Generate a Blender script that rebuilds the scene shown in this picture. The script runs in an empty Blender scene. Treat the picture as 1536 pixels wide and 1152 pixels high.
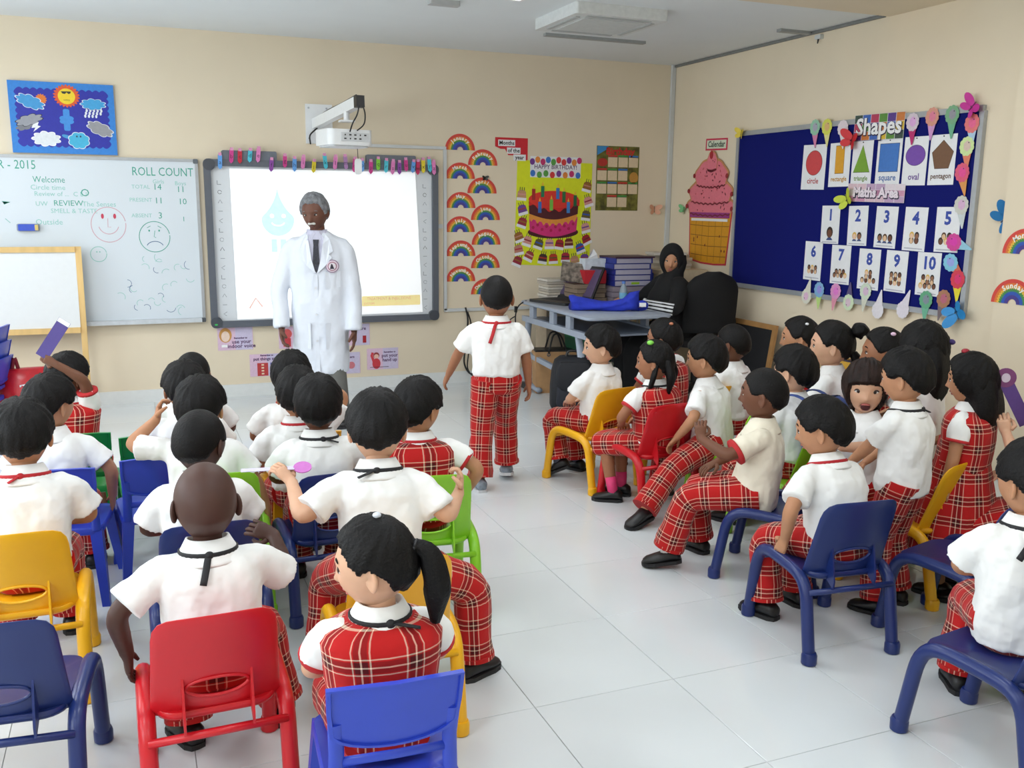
import bpy, bmesh, math, random
import numpy as np
from mathutils import Vector, Matrix, noise
from math import pi, sin, cos, radians as RAD

random.seed(4)
SC = bpy.context.scene
COL = SC.collection

# ------------------------------------------------------------------ camera
CAM_POS = Vector((-4.6225, -7.5806, 1.5440))
YAW, PITCH, ROLL = -0.385, -0.192, 0.0112
cam_d = bpy.data.cameras.new('camera')
cam_d.sensor_width = 36.0
cam_d.lens = 36.0 * 1392.0 / 1536.0
cam_d.clip_start = 0.02
cam = bpy.data.objects.new('camera', cam_d)
COL.objects.link(cam)
_f = Vector((0, cos(PITCH), sin(PITCH)))
_r = Vector((1, 0, 0))
_u = _r.cross(_f)
_r2 = cos(ROLL) * _r + sin(ROLL) * _u
_u2 = -sin(ROLL) * _r + cos(ROLL) * _u
_Rz = Matrix.Rotation(YAW, 3, 'Z')
_m = Matrix((_Rz @ _r2, _Rz @ _u2, _Rz @ (-_f))).transposed().to_4x4()
_m.translation = CAM_POS
cam.matrix_world = _m
SC.camera = cam

# ------------------------------------------------------------------ world, exposure
world = bpy.data.worlds.new('world')
SC.world = world
world.use_nodes = True
world.node_tree.nodes['Background'].inputs[0].default_value = (0.84, 0.93, 1.0, 1)
world.node_tree.nodes['Background'].inputs[1].default_value = 8.0
SC.view_settings.view_transform = 'Standard'
SC.view_settings.look = 'None'
SC.view_settings.gamma = 1.0
SC.view_settings.use_curve_mapping = False
SC.view_settings.exposure = 0.0
# daylight comes in through three windows of the left wall (portals only guide the sampling of the sky)
WINDOWS = [(-1.75, 1.9), (-4.35, 1.9), (-6.95, 1.9)]      # centre y, width
for _y, _w in WINDOWS:
    _l = bpy.data.lights.new('window_portal', 'AREA'); _l.shape = 'RECTANGLE'; _l.size = _w; _l.size_y = 1.5; _l.cycles.is_portal = True
    _o = bpy.data.objects.new('window_portal', _l); COL.objects.link(_o); _o.location = (-7.43, _y, 1.65)
    _o.rotation_euler = Matrix(((0, 0, -1), (1, 0, 0), (0, -1, 0))).to_euler()
LAMP_W = 9.5         # each ceiling lamp
PROJ_W = 0.42        # glow of the lit screen

# ------------------------------------------------------------------ materials
def lin(c):
    return tuple(((v / 255.0) / 12.92 if v / 255.0 <= 0.04045 else ((v / 255.0 + 0.055) / 1.055) ** 2.4) for v in c)

MATS = {}
def mat(name, rgb, rough=0.55, var=0.06, scale=30.0, bump=0.0, bscale=120.0, spec=0.5, coat=0.0, emit=None, estr=0.0, sheen=0.0, stretch=None, trans=0.0, alpha=1.0, metal=0.0, sss=0.0, bdist=0.004):
    if name in MATS:
        return MATS[name]
    m = bpy.data.materials.new(name)
    m.use_nodes = True
    nt = m.node_tree
    b = nt.nodes['Principled BSDF']
    c = lin(rgb)
    m.diffuse_color = (*c, 1)
    tc = nt.nodes.new('ShaderNodeTexCoord')
    nz = nt.nodes.new('ShaderNodeTexNoise')
    nz.inputs['Scale'].default_value = scale
    nz.inputs['Detail'].default_value = 3
    if stretch:
        mp = nt.nodes.new('ShaderNodeMapping')
        mp.inputs['Scale'].default_value = stretch
        nt.links.new(tc.outputs['Object'], mp.inputs['Vector'])
        nt.links.new(mp.outputs['Vector'], nz.inputs['Vector'])
        src = mp.outputs['Vector']
    else:
        nt.links.new(tc.outputs['Object'], nz.inputs['Vector'])
        src = tc.outputs['Object']
    rmp = nt.nodes.new('ShaderNodeValToRGB')
    rmp.color_ramp.elements[0].position = 0.3
    rmp.color_ramp.elements[1].position = 0.7
    rmp.color_ramp.elements[0].color = (*[max(0, v * (1 - var)) for v in c], 1)
    rmp.color_ramp.elements[1].color = (*[min(1, v * (1 + var)) for v in c], 1)
    nt.links.new(nz.outputs['Fac'], rmp.inputs['Fac'])
    nt.links.new(rmp.outputs['Color'], b.inputs['Base Color'])
    b.inputs['Roughness'].default_value = rough
    b.inputs['Specular IOR Level'].default_value = spec
    b.inputs['Metallic'].default_value = metal
    b.inputs['Coat Weight'].default_value = coat
    b.inputs['Sheen Weight'].default_value = sheen
    b.inputs['Transmission Weight'].default_value = trans
    b.inputs['Alpha'].default_value = alpha
    if sss:
        b.inputs['Subsurface Weight'].default_value = sss
        b.inputs['Subsurface Scale'].default_value = 0.01
    if emit:
        b.inputs['Emission Color'].default_value = (*lin(emit), 1)
        b.inputs['Emission Strength'].default_value = estr
    if bump:
        n2 = nt.nodes.new('ShaderNodeTexNoise')
        n2.inputs['Scale'].default_value = bscale
        n2.inputs['Detail'].default_value = 2
        nt.links.new(src, n2.inputs['Vector'])
        bp = nt.nodes.new('ShaderNodeBump')
        bp.inputs['Strength'].default_value = bump
        bp.inputs['Distance'].default_value = bdist
        nt.links.new(n2.outputs['Fac'], bp.inputs['Height'])
        nt.links.new(bp.outputs['Normal'], b.inputs['Normal'])
    MATS[name] = m
    return m

def plaid_mat(name='tartan', period=0.085):
    if name in MATS:
        return MATS[name]
    m = bpy.data.materials.new(name)
    m.use_nodes = True
    m.diffuse_color = (0.5, 0.03, 0.03, 1)
    nt = m.node_tree
    b = nt.nodes['Principled BSDF']
    b.inputs['Roughness'].default_value = 0.8
    b.inputs['Specular IOR Level'].default_value = 0.2
    b.inputs['Sheen Weight'].default_value = 0.1
    uv = nt.nodes.new('ShaderNodeUVMap')
    sep = nt.nodes.new('ShaderNodeSeparateXYZ')
    nt.links.new(uv.outputs['UV'], sep.inputs['Vector'])
    red = (*lin((184, 28, 28)), 1); dark = (*lin((84, 14, 18)), 1); cream = (*lin((240, 214, 188)), 1)
    stops = [(0.0, red), (0.36, cream), (0.395, red), (0.43, dark), (0.56, cream), (0.60, dark), (0.73, red), (0.765, cream), (0.80, red)]
    cols = []
    for ch in ('X', 'Y'):
        d = nt.nodes.new('ShaderNodeMath'); d.operation = 'DIVIDE'; d.inputs[1].default_value = period
        nt.links.new(sep.outputs[ch], d.inputs[0])
        fr = nt.nodes.new('ShaderNodeMath'); fr.operation = 'FRACT'
        nt.links.new(d.outputs[0], fr.inputs[0])
        rp = nt.nodes.new('ShaderNodeValToRGB')
        rp.color_ramp.interpolation = 'CONSTANT'
        el = rp.color_ramp.elements
        el[0].position, el[0].color = stops[0]
        el[1].position, el[1].color = stops[1]
        for p_, c_ in stops[2:]:
            e = el.new(p_); e.color = c_
        nt.links.new(fr.outputs[0], rp.inputs['Fac'])
        cols.append(rp)
    mx = nt.nodes.new('ShaderNodeMix'); mx.data_type = 'RGBA'
    mx.inputs[0].default_value = 0.5
    nt.links.new(cols[0].outputs['Color'], mx.inputs[6])
    nt.links.new(cols[1].outputs['Color'], mx.inputs[7])
    nt.links.new(mx.outputs[2], b.inputs['Base Color'])
    nz = nt.nodes.new('ShaderNodeTexNoise'); nz.inputs['Scale'].default_value = 22
    tc = nt.nodes.new('ShaderNodeTexCoord')
    nt.links.new(tc.outputs['Object'], nz.inputs['Vector'])
    bp = nt.nodes.new('ShaderNodeBump'); bp.inputs['Strength'].default_value = 0.6; bp.inputs['Distance'].default_value = 0.008
    nt.links.new(nz.outputs['Fac'], bp.inputs['Height'])
    nt.links.new(bp.outputs['Normal'], b.inputs['Normal'])
    MATS[name] = m
    return m

# ------------------------------------------------------------------ object helpers
def link(o, parent=None):
    COL.objects.link(o)
    if parent is not None:
        o.parent = parent
    return o

def tag(o, label, cat, group=None, kind=None):
    if label: o['label'] = label
    if cat: o['category'] = cat
    if group: o['group'] = group
    if kind: o['kind'] = kind
    return o

def thing(name, label, cat, loc=(0, 0, 0), rotz=0.0, group=None, rot=None):
    o = bpy.data.objects.new(name, None)
    o.empty_display_size = 0.05
    COL.objects.link(o)
    o.location = loc
    o.rotation_euler = rot if rot else (0, 0, rotz)
    return tag(o, label, cat, group)

class MB:
    """collects geometry for ONE mesh"""
    def __init__(s):
        s.v = []; s.f = []; s.uv = {}
    def add(s, verts, faces, uvs=None):
        n = len(s.v)
        s.v.extend([tuple(map(float, p)) for p in verts])
        for k, fc in enumerate(faces):
            s.f.append(tuple(i + n for i in fc))
            if uvs is not None:
                s.uv[len(s.f) - 1] = uvs[k]
        return s
    def box(s, c, d, rot=None):
        hx, hy, hz = d[0] / 2, d[1] / 2, d[2] / 2
        P = [Vector((x, y, z)) for x in (-hx, hx) for y in (-hy, hy) for z in (-hz, hz)]
        if rot is not None: P = [rot @ p for p in P]
        P = [p + Vector(c) for p in P]
        return s.add(P, [(0, 1, 3, 2), (4, 6, 7, 5), (0, 4, 5, 1), (2, 3, 7, 6), (0, 2, 6, 4), (1, 5, 7, 3)])
    def bar(s, a, b, w, h, up=(0, 0, 1)):
        a = Vector(a); b = Vector(b); d = b - a; L = d.length; d.normalize()
        x = d.cross(Vector(up)); x.normalize(); z = x.cross(d)
        R = Matrix((x, d, z)).transposed()
        return s.box((a + b) / 2, (w, L, h), R)
    def loft(s, rings, caps=True, uvs=None):
        n = len(rings[0])
        vs = [p for r in rings for p in r]
        fs = []; fu = []
        for i in range(len(rings) - 1):
            for j in range(n):
                k = (j + 1) % n
                fs.append((i * n + j, i * n + k, (i + 1) * n + k, (i + 1) * n + j))
                if uvs:
                    u0, u1 = uvs[0][i], uvs[0][i + 1]; v0, v1 = uvs[1][i], uvs[1][i + 1]
                    fu.append(((j * u0, v0), ((j + 1) * u0, v0), ((j + 1) * u1, v1), (j * u1, v1)))
        if caps:
            fs.append(tuple(reversed(range(n)))); fs.append(tuple((len(rings) - 1) * n + j for j in range(n)))
            if uvs:
                fu.append(tuple((0.01, 0.01) for _ in range(n))); fu.append(tuple((0.01, 0.01) for _ in range(n)))
        return s.add(vs, fs, fu if uvs else None)
    def tube(s, path, rad, n=10, ref=None, caps=True, uv=False):
        rings, cen = tube_rings(path, rad, n, ref)
        if not uv:
            return s.loft(rings, caps)
        ln = [0.0]
        for i in range(1, len(cen)): ln.append(ln[-1] + float(np.linalg.norm(cen[i] - cen[i - 1])))
        rm = [0.06] * len(cen)
        return s.loft(rings, caps, ([2 * pi * r / n for r in rm], ln))
    def prism(s, pts, y0, y1):
        """2-D outline (x,z), extruded from y0 (front) to y1 (back)"""
        n = len(pts)
        a = [(p[0], y0, p[1]) for p in pts] + [(p[0], y1, p[1]) for p in pts]
        fs = [tuple(range(n)), tuple(range(2 * n - 1, n - 1, -1))]
        for i in range(n):
            k = (i + 1) % n
            fs.append((i, i + n, k + n, k))
        return s.add(a, fs)
    def build(s, name, m, parent=None, smooth=False, auto=None):
        me = bpy.data.meshes.new(name)
        me.from_pydata(s.v, [], s.f)
        if s.uv:
            ul = me.uv_layers.new(name='UVMap')
            for p in me.polygons:
                u = s.uv.get(p.index)
                if u:
                    for li, q in zip(p.loop_indices, u): ul.data[li].uv = q
        bm = bmesh.new(); bm.from_mesh(me)
        bmesh.ops.recalc_face_normals(bm, faces=bm.faces)
        bm.to_mesh(me); bm.free()
        me.materials.append(m)
        if smooth or auto:
            me.polygons.foreach_set('use_smooth', [True] * len(me.polygons))
        if auto:
            me.set_sharp_from_angle(angle=RAD(auto))
        o = bpy.data.objects.new(name, me)
        return link(o, parent)

def nrm(v):
    v = np.asarray(v, float); l = np.linalg.norm(v)
    return v / l if l > 1e-9 else np.array([0, 0, 1.0])

def polyline(pts, n, smooth=2):
    """resample a polyline evenly to n points and round its corners"""
    pts = np.asarray(pts, float)
    d = np.r_[0, np.cumsum(np.linalg.norm(np.diff(pts, axis=0), axis=1))]
    t = np.linspace(0, d[-1], n)
    q = np.stack([np.interp(t, d, pts[:, k]) for k in range(3)], 1)
    for _ in range(smooth):
        q[1:-1] = 0.25 * q[:-2] + 0.5 * q[1:-1] + 0.25 * q[2:]
    return q

def tube_rings(path, rad, n=10, ref=None):
    P = np.asarray(path, float); m = len(P)
    T = np.zeros_like(P)
    T[1:-1] = P[2:] - P[:-2]; T[0] = P[1] - P[0]; T[-1] = P[-1] - P[-2]
    T = np.array([nrm(t) for t in T])
    if ref is None:
        ref = np.array([0, 0, 1.0]) if abs(T[0][2]) < 0.9 else np.array([1.0, 0, 0])
    x = nrm(np.asarray(ref, float) - T[0] * np.dot(ref, T[0]))
    rings = []
    ang = np.arange(n) * 2 * pi / n
    for i in range(m):
        x = nrm(x - T[i] * np.dot(x, T[i]))
        y = np.cross(T[i], x)
        r = rad[i] if hasattr(rad, '__len__') else rad
        a, b = (r if hasattr(r, '__len__') else (r, r))
        rings.append(P[i] + np.outer(np.cos(ang) * a, x) + np.outer(np.sin(ang) * b, y))
    return rings, P

def bake(mb, voxel, smooth=3, name='tmp'):
    """fuse the overlapping shapes in mb into one continuous surface"""
    o = mb.build(name, mat('tmp', (200, 200, 200)))
    r = o.modifiers.new('r', 'REMESH'); r.mode = 'VOXEL'; r.voxel_size = voxel
    sm = o.modifiers.new('s', 'SMOOTH'); sm.factor = 0.5; sm.iterations = smooth
    dg = bpy.context.evaluated_depsgraph_get()
    e = o.evaluated_get(dg)
    me = e.to_mesh()
    v = np.empty(len(me.vertices) * 3); me.vertices.foreach_get('co', v); v = v.reshape(-1, 3)
    nn = np.empty(len(me.vertices) * 3); me.vertices.foreach_get('normal', nn); nn = nn.reshape(-1, 3)
    f = [tuple(p.vertices) for p in me.polygons]
    e.to_mesh_clear()
    old = o.data
    bpy.data.objects.remove(o); bpy.data.meshes.remove(old)
    return v, nn, f

def dup(root, loc, rotz, label=None, group=None):
    r = root.copy(); COL.objects.link(r); r.location = loc; r.rotation_euler = (0, 0, rotz)
    if label: r['label'] = label
    if group: r['group'] = group
    for ch in [c for c in root.children]:
        c = ch.copy(); COL.objects.link(c); c.parent = r
        for g in [q for q in ch.children]:
            d = g.copy(); COL.objects.link(d); d.parent = c
    return r

FONT = None
def text_mb(txt, size, x=0.0, z=0.0, y=0.0, align='CENTER', thick=0.0004, bold=0.0, shear=0.0, rot=0.0, sx=1.0):
    """flat lettering in the x-z plane facing -y"""
    cu = bpy.data.curves.new('t', 'FONT')
    cu.body = txt; cu.size = size; cu.align_x = align; cu.align_y = 'CENTER'
    cu.offset = bold; cu.shear = shear; cu.resolution_u = 2
    o = bpy.data.objects.new('t', cu); COL.objects.link(o)
    dg = bpy.context.evaluated_depsgraph_get()
    me = bpy.data.meshes.new_from_object(o.evaluated_get(dg))
    mb = MB()
    c_, s_ = cos(rot), sin(rot)
    vs = []
    for v in me.vertices:
        a, b = v.co.x * sx, v.co.y
        vs.append((x + a * c_ - b * s_, y, z + a * s_ + b * c_))
    mb.add(vs, [tuple(p.vertices) for p in me.polygons])
    bpy.data.objects.remove(o); bpy.data.curves.remove(cu); bpy.data.meshes.remove(me)
    return mb

def lettering(txt, size, m, parent, name='lettering', **k):
    return text_mb(txt, size, **k).build(name, m, parent)

# 2-D outlines
def rect(w, h, cx=0, cz=0):
    return [(cx - w / 2, cz - h / 2), (cx + w / 2, cz - h / 2), (cx + w / 2, cz + h / 2), (cx - w / 2, cz + h / 2)]
def rrect(w, h, r, cx=0, cz=0, n=5):
    o = []
    for (sx, sz, a0) in ((1, 1, 0), (-1, 1, 90), (-1, -1, 180), (1, -1, 270)):
        for k in range(n + 1):
            a = RAD(a0 + 90 * k / n)
            o.append((cx + sx * (w / 2 - r) + r * cos(a), cz + sz * (h / 2 - r) + r * sin(a)))
    return o
def ell(rx, rz, cx=0, cz=0, n=28):
    return [(cx + rx * cos(2 * pi * k / n), cz + rz * sin(2 * pi * k / n)) for k in range(n)]
def scal(rx, rz, cx=0, cz=0, lobes=9, amp=0.12, n=72, ph=0.0):
    o = []
    for k in range(n):
        a = 2 * pi * k / n
        r = 1 - amp + amp * abs(sin(lobes * a / 2 + ph)) * 1.4
        o.append((cx + rx * r * cos(a), cz + rz * r * sin(a)))
    return o
def arcband(r0, r1, a0=0.0, a1=pi, n=24, cx=0, cz=0):
    o = [(cx + r1 * cos(a0 + (a1 - a0) * k / n), cz + r1 * sin(a0 + (a1 - a0) * k / n)) for k in range(n + 1)]
    o += [(cx + r0 * cos(a1 - (a1 - a0) * k / n), cz + r0 * sin(a1 - (a1 - a0) * k / n)) for k in range(n + 1)]
    return o
def rot2(pts, a, cx=0, cz=0):
    c, s = cos(a), sin(a)
    return [(cx + (x - cx) * c - (z - cz) * s, cz + (x - cx) * s + (z - cz) * c) for x, z in pts]
def stroke(pts, w):
    """a pen line as a thin outline"""
    p = np.array(pts, float)
    t = np.gradient(p, axis=0)
    nn = np.stack([-t[:, 1], t[:, 0]], 1); nn /= np.linalg.norm(nn, axis=1)[:, None] + 1e-9
    return [tuple(q) for q in p + nn * w / 2] + [tuple(q) for q in (p - nn * w / 2)[::-1]]
def flat(name, pts, m, parent, y0, th=0.0006):
    return MB().prism(pts, y0 - th, y0).build(name, m, parent)

# ================================================================== the room
ROOM_H = 2.78
XL, XR, YB, YF = -7.3, 0.0, 0.0, -9.3
WALL = mat('wall_paint', (229, 215, 190), 0.75, var=0.02, scale=3, bump=0.08, bscale=300, spec=0.2)
CEIL = mat('ceiling_paint', (228, 232, 233), 0.85, var=0.015, scale=2, spec=0.15)
def slab(name, c, d, m):
    o = MB().box(c, d).build(name, m)
    o['kind'] = 'structure'
    return o
slab('wall_back', ((XL + XR) / 2, 0.06, 1.40), (XR - XL + 0.24, 0.12, 2.86), WALL)
slab('wall_right', (0.06, (YF + YB) / 2, 1.40), (0.12, YB - YF, 2.86), WALL)
mb = MB()
mb.box((XL - .06, (YF + YB) / 2, .45 - .015), (.12, YB - YF, .93)); mb.box((XL - .06, (YF + YB) / 2, 2.615), (.12, YB - YF, .43))
_e = [YF] + sum([[y - w / 2, y + w / 2] for y, w in WINDOWS[::-1]], []) + [YB]
for _a, _b in zip(_e[::2], _e[1::2]): mb.box((XL - .06, (_a + _b) / 2, 1.65), (.12, _b - _a, 1.5))
o = mb.build('wall_left', WALL); o['kind'] = 'structure'
WFR = mat('window_frame_white', (226, 228, 230), .4, var=.02)
gl = bpy.data.materials.new('window_glass'); gl.use_nodes = True; _n = gl.node_tree
_n.nodes.remove(_n.nodes['Principled BSDF']); _t = _n.nodes.new('ShaderNodeBsdfTransparent'); _g = _n.nodes.new('ShaderNodeBsdfGlossy'); _x = _n.nodes.new('ShaderNodeMixShader')
_g.inputs['Roughness'].default_value = .02; _x.inputs[0].default_value = .08
_n.links.new(_t.outputs[0], _x.inputs[1]); _n.links.new(_g.outputs[0], _x.inputs[2]); _n.links.new(_x.outputs[0], _n.nodes['Material Output'].inputs['Surface'])
for k, (y, w) in enumerate(WINDOWS):
    mb = MB()
    for z in (.925, 2.375): mb.box((XL - .06, y, z), (.07, w, .05))
    for yy in (-w / 2 + .025, 0, w / 2 - .025): mb.box((XL - .06, y + yy, 1.65), (.07, .05, 1.40))
    wo = mb.build('window_%d' % (k + 1), WFR); wo['kind'] = 'structure'
    for sy in (-1, 1): MB().box((XL - .06, y + sy * w / 4, 1.65), (.006, w / 2 - .05, 1.40)).build('pane', gl, wo)
    MB().box((XL + .06, y, .89), (.16, w + .1, .025)).build('window_sill', WFR, wo)
slab('wall_front', ((XL + XR) / 2, YF - 0.06, 1.40), (XR - XL + 0.24, 0.12, 2.86), WALL)
slab('ceiling', ((XL + XR) / 2, (YF + YB) / 2, ROOM_H + 0.03), (XR - XL, YB - YF, 0.06), CEIL)
slab('trim_1', ((XL + XR) / 2, -2.95, ROOM_H - 0.011), (XR - XL, 0.70, 0.022), WALL)          # beam across the ceiling
slab('trim_2', (-0.03, -4.25, 1.40), (0.06, 1.14, 2.78), WALL)                               # shallow pilaster on the right wall
BASE = mat('baseboard_tile', (226, 228, 226), 0.35, var=0.02)
slab('baseboard_back', ((XL + XR) / 2, -0.006, 0.05), (XR - XL, 0.012, 0.10), BASE)
slab('baseboard_right', (-0.006, -1.85, 0.05), (0.012, 3.6, 0.10), BASE)
TRUNK = mat('white_trunking', (205, 208, 208), 0.45, var=0.02)
slab('trim_3', (-0.022, -0.016, 1.40), (0.036, 0.030, 2.78), TRUNK)                          # trunking in the corner
slab('trim_4', (-0.012, -1.30, ROOM_H - 0.012), (0.022, 2.55, 0.018), mat('painted_gap_shade', (120, 122, 120), 0.6))  # raised grey strip at the ceiling edge, gap shade put into its colour

# floor: grout bed with single tiles
GROUT = mat('grout', (150, 152, 150), 0.8, var=0.05)
flo = slab('floor', ((XL + XR) / 2, (YF + YB) / 2, -0.029), (XR - XL, YB - YF, 0.05), GROUT)
TILE = mat('porcelain_tile', (216, 221, 223), 0.12, var=0.025, scale=2.2, spec=0.5)
TS = 0.5; GX, GY = -3.049, -3.653
tile_cache = {}
for i in range(-9, 8):
    for j in range(-12, 9):
        x0 = max(GX + i * TS, XL); x1 = min(GX + (i + 1) * TS, XR)
        y0 = max(GY + j * TS, YF); y1 = min(GY + (j + 1) * TS, YB)
        if x1 - x0 < 0.02 or y1 - y0 < 0.02: continue
        key = (round(x1 - x0, 3), round(y1 - y0, 3))
        if key not in tile_cache:
            w, d = key[0] - 0.0022, key[1] - 0.0022
            mb = MB(); e = 0.001
            mb.add([(-w/2, -d/2, -0.008), (w/2, -d/2, -0.008), (w/2, d/2, -0.008), (-w/2, d/2, -0.008),
                    (-w/2, -d/2, -e), (w/2, -d/2, -e), (w/2, d/2, -e), (-w/2, d/2, -e),
                    (-w/2+e, -d/2+e, 0), (w/2-e, -d/2+e, 0), (w/2-e, d/2-e, 0), (-w/2+e, d/2-e, 0)],
                   [(0,3,2,1),(0,1,5,4),(1,2,6,5),(2,3,7,6),(3,0,4,7),(4,5,9,8),(5,6,10,9),(6,7,11,10),(7,4,8,11),(8,9,10,11)])
            o = mb.build('tile', TILE, flo); tile_cache[key] = o.data
        else:
            o = bpy.data.objects.new('tile', tile_cache[key]); link(o, flo)
        o.location = ((x0 + x1) / 2, (y0 + y1) / 2, 0)

# ceiling lamps (the lights of the room)
LFRAME = mat('lamp_frame', (225, 226, 226), 0.4)
LDIFF = mat('lamp_diffuser', (245, 247, 250), 0.4, emit=(244, 249, 255), estr=4.0)
def ceiling_lamp(x, y, label, w=LAMP_W):
    t = thing('ceiling_light', label, 'light', (x, y, ROOM_H), 0, 'ceiling lights')
    mb = MB()
    for sx in (-1, 1):
        mb.box((sx * 0.31, 0, -0.03), (0.02, 0.64, 0.06)); mb.box((0, sx * 0.31, -0.03), (0.60, 0.02, 0.06))
    mb.build('frame', LFRAME, t)
    MB().box((0, 0, -0.035), (0.60, 0.60, 0.01)).build('diffuser', LDIFF, t)
    ld = bpy.data.lights.new('lamp_light', 'AREA'); ld.shape = 'SQUARE'; ld.size = 0.58; ld.energy = w
    ld.color = (0.94, 0.975, 1.0)
    lo = bpy.data.objects.new('lamp_light', ld); link(lo, t); lo.location = (0, 0, -0.065)
lamp_words = ['by the left wall', 'over the middle aisle', 'over the right-hand pupils']
for r_, y in enumerate((-3.75, -5.9, -8.1)):
    for c_, x in enumerate((-5.9, -3.7, -1.45)):
        ceiling_lamp(x, y, 'square white ceiling lamp %s, %s row from the board' % (lamp_words[c_], ['nearest', 'second', 'third'][r_]), LAMP_W * (1.2, 1.0, 0.5)[c_])
ceiling_lamp(-2.72, -2.50, 'square white ceiling lamp beside the air conditioning panel', LAMP_W * .9)
tag(MB().prism(rrect(.20, .07, .015), 0, .03).build('smoke_detector', mat('detector_grey', (176, 178, 178), .5)), 'small grey fitting on the ceiling above the interactive board', 'fitting')
o = bpy.data.objects['smoke_detector']; o.rotation_euler = (RAD(-90), 0, 0); o.location = (-2.74, -1.735, ROOM_H)
ceiling_lamp(-5.6, -2.2, 'square white ceiling lamp near the left end of the board wall', LAMP_W * 1.7)

t = thing('air_conditioner', 'square white ceiling air conditioning cassette above the desk corner', 'air conditioner', (-1.66, -1.75, ROOM_H))
MB().prism(rrect(0.66, 0.66, 0.02), 0, 0.07).build('panel', mat('ac_white', (214, 217, 216), 0.45), t).rotation_euler = (RAD(-90), 0, 0)
MB().box((0, 0, -0.074), (0.44, 0.44, 0.006)).build('intake_grille', mat('ac_grille', (200, 204, 203), 0.5), t)
for sx, sy, w, d in ((0, 1, .46, .03), (0, -1, .46, .03), (1, 0, .03, .46), (-1, 0, .03, .46)):
    MB().box((sx * 0.27, sy * 0.27, -0.073), (w, d, 0.005)).build('air_slot', mat('ac_slot', (176, 180, 180), 0.5), t)
tag(MB().prism(rect(0.84, 0.05), 0, 0.02).build('air_diffuser', mat('slot_grey', (150, 153, 152), 0.5)), 'long narrow grey ceiling air slot near the board wall', 'vent')
o = bpy.data.objects['air_diffuser']; o.rotation_euler = (RAD(90), 0, 0); o.location = (-1.30, -0.98, ROOM_H - 0.02)
t = thing('wall_bracket', 'small white sensor on the right wall just below the ceiling', 'sensor', (-0.001, -1.95, ROOM_H - 0.05), -pi / 2)
MB().prism(rrect(0.06, 0.03, 0.006), -0.03, 0).build('housing', TRUNK, t)
MB().tube([(0, -0.02, -0.01), (0, -0.025, -0.045)], [0.007, 0.004], 8).build('probe', mat('black_plastic', (28, 28, 30), 0.4), t)
tag(MB().box((0, 0, 0), (0.26, 0.05, 0.02)).build('ceiling_rail', mat('slot_grey', (150, 153, 152))), 'short grey rail on the ceiling near the right wall', 'rail').location = (-0.16, -1.85, ROOM_H - 0.01)

# ================================================================== board wall
BLACK = mat('black_plastic', (28, 28, 30), 0.4)
WHITE_PL = mat('white_plastic', (232, 234, 235), 0.35, var=0.02)
ALU = mat('aluminium', (176, 180, 184), 0.35, var=0.04, metal=0.4)
PAPER = mat('white_paper', (235, 236, 238), 0.6, var=0.02)
def paint(rgb, rough=0.55):
    return mat('print_%d_%d_%d' % tuple(rgb), rgb, rough, var=0.05, scale=60)

# weather display board
t = thing('weather_board', 'blue weather display board with sun and cloud cut-outs above the whiteboard', 'display board', (-5.033, -0.001, 2.105))
MB().prism(rect(0.68, 0.49), -0.022, 0).build('backing', paint((48, 128, 208)), t)
sc = []
for (x0, z0, x1, z1, k) in ((-.29, -.19, .29, -.19, 13), (.29, -.19, .29, .19, 9), (.29, .19, -.29, .19, 13), (-.29, .19, -.29, -.19, 9)):
    nx, nz = (z1 - z0), -(x1 - x0); L = math.hypot(nx, nz); nx /= L; nz /= L
    for i in range(k * 6):
        f = i / (k * 6); a = abs(sin(f * k * pi)) * 0.013
        sc.append((x0 + (x1 - x0) * f + nx * a, z0 + (z1 - z0) * f + nz * a))
flat('blue_field', sc, paint((38, 44, 160)), t, -0.022)
def outlined(name, pts, rgb, parent, y0, edge=(225, 228, 232), grow=1.08):
    cx = sum(p[0] for p in pts) / len(pts); cz = sum(p[1] for p in pts) / len(pts)
    e = flat(name, [(cx + (x - cx) * grow, cz + (z - cz) * grow) for x, z in pts], paint(edge), parent, y0)
    flat('print', pts, paint(rgb), e, y0 - 0.0007)
    return e
s_ = flat('sun_cutout', scal(.082, .075, .03, .155, 22, .14, 176), paint((225, 90, 40)), t, -0.0235)
flat('sun_face', ell(.056, .054, .03, .152), paint((238, 205, 40)), s_, -0.0245)
flat('sunglasses', [(-.005, .185), (.06, .187), (.058, .175), (.045, .168), (.032, .18), (.022, .168), (.006, .170)], paint((40, 44, 40)), s_, -0.0252)
MB().add(text_mb('sunny', .018, .03, .128, -0.0254).v, text_mb('sunny', .018, .03, .128, -0.0254).f).build('lettering', paint((60, 50, 30)), s_)
c1 = outlined('cloud_cutout', rot2(scal(.088, .042, -.205, .105, 9, .16), -.35, -.205, .105), (64, 150, 208), t, -0.0235)
flat('sun_rays', scal(.035, .035, -.135, .125, 14, .2, 112), paint((222, 120, 40)), c1, -0.0232)
c2 = outlined('cloud_cutout', scal(.078, .036, .2, .105, 9, .16), (64, 160, 214), t, -0.0235)
for k in range(14):
    flat('raindrop', ell(.0075, .012, .155 + (k % 5) * .024 - (k // 5) * .006, .062 - (k // 5) * .02, 10), paint((225, 230, 235)), c2, -0.0235)
c3 = outlined('cloud_cutout', rot2(scal(.085, .034, -.22, -.02, 8, .18), .3, -.22, -.02), (150, 152, 160), t, -0.0235, (30, 34, 44))
flat('gust', rot2(scal(.06, .028, -.25, -.06, 7, .18), .35, -.25, -.06), paint((120, 122, 130)), c3, -0.0232)
flat('lightning', [(-.2, -.05), (-.16, -.03), (-.17, -.055), (-.15, -.06), (-.2, -.10), (-.185, -.07), (-.21, -.075)], paint((232, 234, 236)), c3, -0.0245)
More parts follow.
